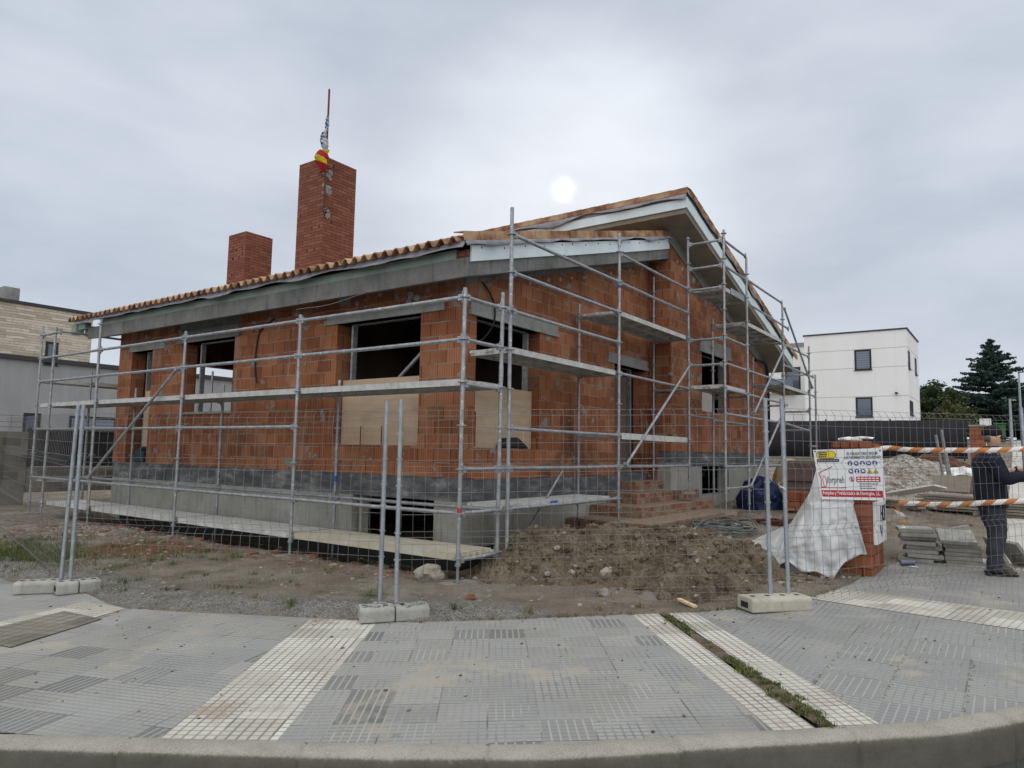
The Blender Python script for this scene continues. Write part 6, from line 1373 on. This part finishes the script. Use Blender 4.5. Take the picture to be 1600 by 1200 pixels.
def man(loc, yaw):
    # local axes: +x forward (the way he faces), +y his left, z up
    J = [((.0, 0, .95), .12), ((.0, 0, 1.12), .125), ((-.01, 0, 1.30), (.15, .12)), ((.0, 0, 1.44), (.10, .09)), ((.025, 0, 1.50), .058), ((.045, 0, 1.545), .056),      # 0-5 pelvis .. neck
         ((.05, 0, 1.62), (.075, .088)), ((.045, 0, 1.69), (.074, .092)), ((.045, 0, 1.745), (.055, .065)),                       # 6-8 head
         ((-.0, -.19, 1.42), .062), ((.06, -.25, 1.20), .048), ((.30, -.24, 1.20), .036), ((.36, -.235, 1.205), .026),               # 9-12 right arm
         ((-.0, .19, 1.42), .062), ((.10, .24, 1.19), .048), ((.34, .20, 1.26), .036), ((.40, .19, 1.275), .026),               # 13-16 left arm
         ((.0, -.10, .88), .085), ((.03, -.105, .50), .056), ((-.03, -.11, .10), .042), ((.10, -.12, .045), .036),
         ((.0, .10, .88), .085), ((.05, .105, .50), .056), ((.02, .11, .10), .042), ((.15, .12, .045), .036)]
    E_ = chain(0, 1, 2, 3, 4, 5, 6, 7, 8) + [(3, 9)] + chain(9, 10, 11, 12) + [(3, 13)] + chain(13, 14, 15, 16) + [(0, 17)] + chain(17, 18, 19, 20) + [(0, 21)] + chain(21, 22, 23, 24)
    k = len(J)
    # hands: palm and five fingers, slightly curled
    for w, sgn in ((12, -1), (16, 1)):
        wx, wy, wz = J[w][0]; J.append(((wx + .045, wy, wz), (.036, .016))); p = len(J) - 1; E_.append((w, p))
        for f_, (oy, L) in enumerate(((-.030, .052), (-.010, .062), (.010, .058), (.028, .046))):
            J.append(((wx + .085, wy + oy * .9, wz - .004), .0095)); J.append(((wx + .085 + L * .62, wy + oy, wz - .018), .0085)); J.append(((wx + .085 + L * .8, wy + oy, wz - .045), .0075)); n_ = len(J); E_ += [(p, n_ - 3), (n_ - 3, n_ - 2), (n_ - 2, n_ - 1)]
        J.append(((wx + .05, wy - sgn * .035, wz - .015), .011)); J.append(((wx + .095, wy - sgn * .045, wz - .03), .009)); n_ = len(J); E_ += [(p, n_ - 2), (n_ - 2, n_ - 1)]
    # nose, chin, ears
    J.append(((.143, 0, 1.632), .012)); E_.append((6, len(J) - 1)); J.append(((.115, 0, 1.572), .026)); E_.append((6, len(J) - 1))
    for sg in (-1, 1): J.append(((.04, sg * .092, 1.635), (.022, .010))); E_.append((6, len(J) - 1))
    body = skin_obj('person', J, E_, 'skin', None)
    body.location = loc; body.rotation_euler = (0, 0, yaw); tag(body, 'man in a dark jacket, dark cap and work trousers standing behind the mesh fence', 'person')
    # fleece jacket and trousers: lofted round the body, sleeves and legs tapering
    def loft(m_, rings, n=20, fold=.006, caps=True):
        """rings: (centre, axis direction, side radius, depth radius)"""
        vs = []
        for k_, (c, d, ra, rb) in enumerate(rings):
            c = Vector(c); d = Vector(d).normalized(); sd_ = Vector((0, 1, 0)); sd_ = (sd_ - d * sd_.dot(d)).normalized(); fw = sd_.cross(d).normalized()
            for i in range(n):
                th = 2 * math.pi * i / n; p = c + sd_ * (ra * math.cos(th)) + fw * (rb * math.sin(th)); nn = (p - c).normalized(); vs.append(p + nn * fold * 2 * mn.noise(Vector((p.x * 9, p.y * 9, p.z * 13))))
        m_.add(vs, [(k_ * n + i, k_ * n + (i + 1) % n, (k_ + 1) * n + (i + 1) % n, (k_ + 1) * n + i) for k_ in range(len(rings) - 1) for i in range(n)], 0, True)
        if caps: m_.add(vs[:n], [tuple(range(n))]); m_.add(vs[-n:], [tuple(range(n))])
    def limb(m_, pts, rs, n=14, fold=.006, sq=.95):
        P = smooth(pts, 5); rr = []
        for i in range(len(P)): t_ = i / (len(P) - 1) * (len(rs) - 1); k_ = min(int(t_), len(rs) - 2); rr.append(rs[k_] + (rs[k_ + 1] - rs[k_]) * (t_ - k_))
        vs = []
        for i, p in enumerate(P):
            d = (P[min(i + 1, len(P) - 1)] - P[max(i - 1, 0)]).normalized(); x_ = d.cross(Vector((0, 1, 0))); x_ = x_.normalized() if x_.length > .2 else Vector((1, 0, 0)); y_ = x_.cross(d).normalized()
            for k_ in range(n):
                th = 2 * math.pi * k_ / n; q_ = x_ * math.cos(th) + y_ * math.sin(th) * sq; vs.append(p + q_ * (rr[i] + fold * 2 * mn.noise(Vector((p.x * 10 + th, p.y * 6, p.z * 17 + p.x * 12)))))
        m_.add(vs, [(i * n + k_, i * n + (k_ + 1) % n, (i + 1) * n + (k_ + 1) % n, (i + 1) * n + k_) for i in range(len(P) - 1) for k_ in range(n)], 0, True)
    Z_ = (0, 0, 1); jk = MB()
    loft(jk, [((.0, 0, .80), Z_, .205, .165), ((.0, 0, .84), Z_, .208, .172), ((-.005, 0, .95), Z_, .212, .176), ((-.01, 0, 1.05), Z_, .212, .172), ((-.02, 0, 1.18), Z_, .218, .168), ((-.03, 0, 1.30), Z_, .226, .162), ((-.025, 0, 1.38), Z_, .222, .150), ((-.015, 0, 1.435), Z_, .185, .128), ((.0, 0, 1.475), Z_, .118, .098), ((.015, 0, 1.505), Z_, .082, .082), ((.025, 0, 1.545), Z_, .080, .080)])
    for sg, el, wr in ((-1, (.07, -.285, 1.17), (.325, -.24, 1.20)), (1, (.11, .275, 1.165), (.365, .195, 1.262))): limb(jk, [(-.02, sg * .165, 1.40), (.0, sg * .235, 1.33), el, (el[0] + .12, el[1] * .97, el[2] + .005), wr], [.085, .092, .076, .068, .052])
    j_ = jk.build('jacket', 'navy', None); j_.parent = body
    tz = MB(); loft(tz, [((.0, 0, .76), Z_, .180, .135), ((.0, 0, .84), Z_, .185, .145), ((.0, 0, .93), Z_, .18, .14)])
    for sg, kx, ax in ((-1, .035, -.02), (1, .055, .03)): limb(tz, [(.0, sg * .092, .88), (.012, sg * .098, .70), (kx, sg * .105, .50), (ax + .01, sg * .11, .30), (ax, sg * .114, .14), (ax + .01, sg * .115, .055)], [.112, .108, .088, .082, .082, .088], fold=.010)
    t_ = tz.build('trousers', 'trouser', None); t_.parent = body
    for sy, ox in ((-.115, -.02), (.115, .03)):
        b_ = skin_obj('boot', [((ox - .06, sy, .055), (.046, .05)), ((ox, sy, .11), .056), ((ox + .06, sy, .065), (.050, .05)), ((ox + .15, sy * 1.06, .045), (.054, .040)), ((ox + .20, sy * 1.08, .040), (.045, .032))], [(0, 1), (1, 2), (2, 3), (3, 4), (0, 2)], 'boot', body, 2, 2)
        q = MB(); P = [(-.105, -.04), (-.06, -.052), (.05, -.046), (.13, -.058), (.20, -.05), (.235, -.015), (.235, .02), (.20, .05), (.13, .056), (.05, .045), (-.06, .05), (-.105, .04)]
        q.prism([(ox + x, sy + y) for x, y in P], .0, .024); s_ = q.build('sole', 'sole', None, bevel=.006); s_.parent = b_
    q = MB(); ring = 22; vs = []
    for r_, z in ((.094, 1.665), (.100, 1.70), (.094, 1.745), (.070, 1.785), (.03, 1.80), (.001, 1.802)):
        for i in range(ring): a = 2 * math.pi * i / ring; vs.append((.035 + r_ * 1.10 * math.cos(a), r_ * .93 * math.sin(a), z - .012 * math.cos(a) * (1 if z < 1.7 else 0)))
    q.add(vs, [(j * ring + i, j * ring + (i + 1) % ring, (j + 1) * ring + (i + 1) % ring, (j + 1) * ring + i) for j in range(5) for i in range(ring)], 0, True)
    cp = q.build('cap', 'black', body if False else None); cp.parent = body; s_ = cp.modifiers.new('solid', 'SOLIDIFY'); s_.thickness = .006
    q = MB(); vs = []
    for j in range(4):
        for i in range(9): a = (i / 8 - .5) * 1.9; r_ = .100 + .025 * j; vs.append((.035 + r_ * 1.08 * math.cos(a), (.093 + .002 * j) * math.sin(a) * 1.05, 1.672 - .010 * j - .014 * (abs(i - 4) / 4) ** 2))
    q.add(vs, [(j * 9 + i, j * 9 + i + 1, j * 9 + i + 10, j * 9 + i + 9) for j in range(3) for i in range(8)], 0, True); vz = q.build('visor', 'black', None); vz.parent = cp; s_ = vz.modifiers.new('solid', 'SOLIDIFY'); s_.thickness = .006
    q = MB(); vs = []
    for z, r_ in ((1.60, .080), (1.63, .090), (1.675, .093)):
        for i in range(15): a = math.pi * (.5 + .34 * (i / 7 - 1) + .5); vs.append((.045 + r_ * 1.02 * math.cos(a), r_ * 1.0 * math.sin(a), z))
    q.add(vs, [(j * 15 + i, j * 15 + i + 1, j * 15 + i + 16, j * 15 + i + 15) for j in range(2) for i in range(14)], 0, True); hr = q.build('hair', 'hair', None); hr.parent = body; s_ = hr.modifiers.new('solid', 'SOLIDIFY'); s_.thickness = .008
    q = MB()
    for sg in (-1, 1):
        q.tube([(.128 - .01, sg * .034, 1.655), (.124, sg * .034, 1.655)], .012, 8)
    ey = q.build('eyes', 'white', None); ey.parent = body
    q = MB()
    for sg in (-1, 1):
        c = Vector((.135, sg * .036, 1.652)); q.tube([c + Vector((0, math.cos(a / 10 * 6.283) * .022, math.sin(a / 10 * 6.283) * .017)) for a in range(11)], .0022, 5); q.tube([c + Vector((0, sg * .022, 0)), (.045, sg * .098, 1.655)], .002, 5)
    gl = q.build('glasses', 'frame', None); gl.parent = body
    q = MB(); q.bar((.122, -.022, 1.595), (.122, .022, 1.595), .008, .007); mo = q.build('mouth', 'shard', None); mo.parent = body
man((4.25, -4.90, pav(4.25, -4.9) + .002), math.atan2(-.96, .28))
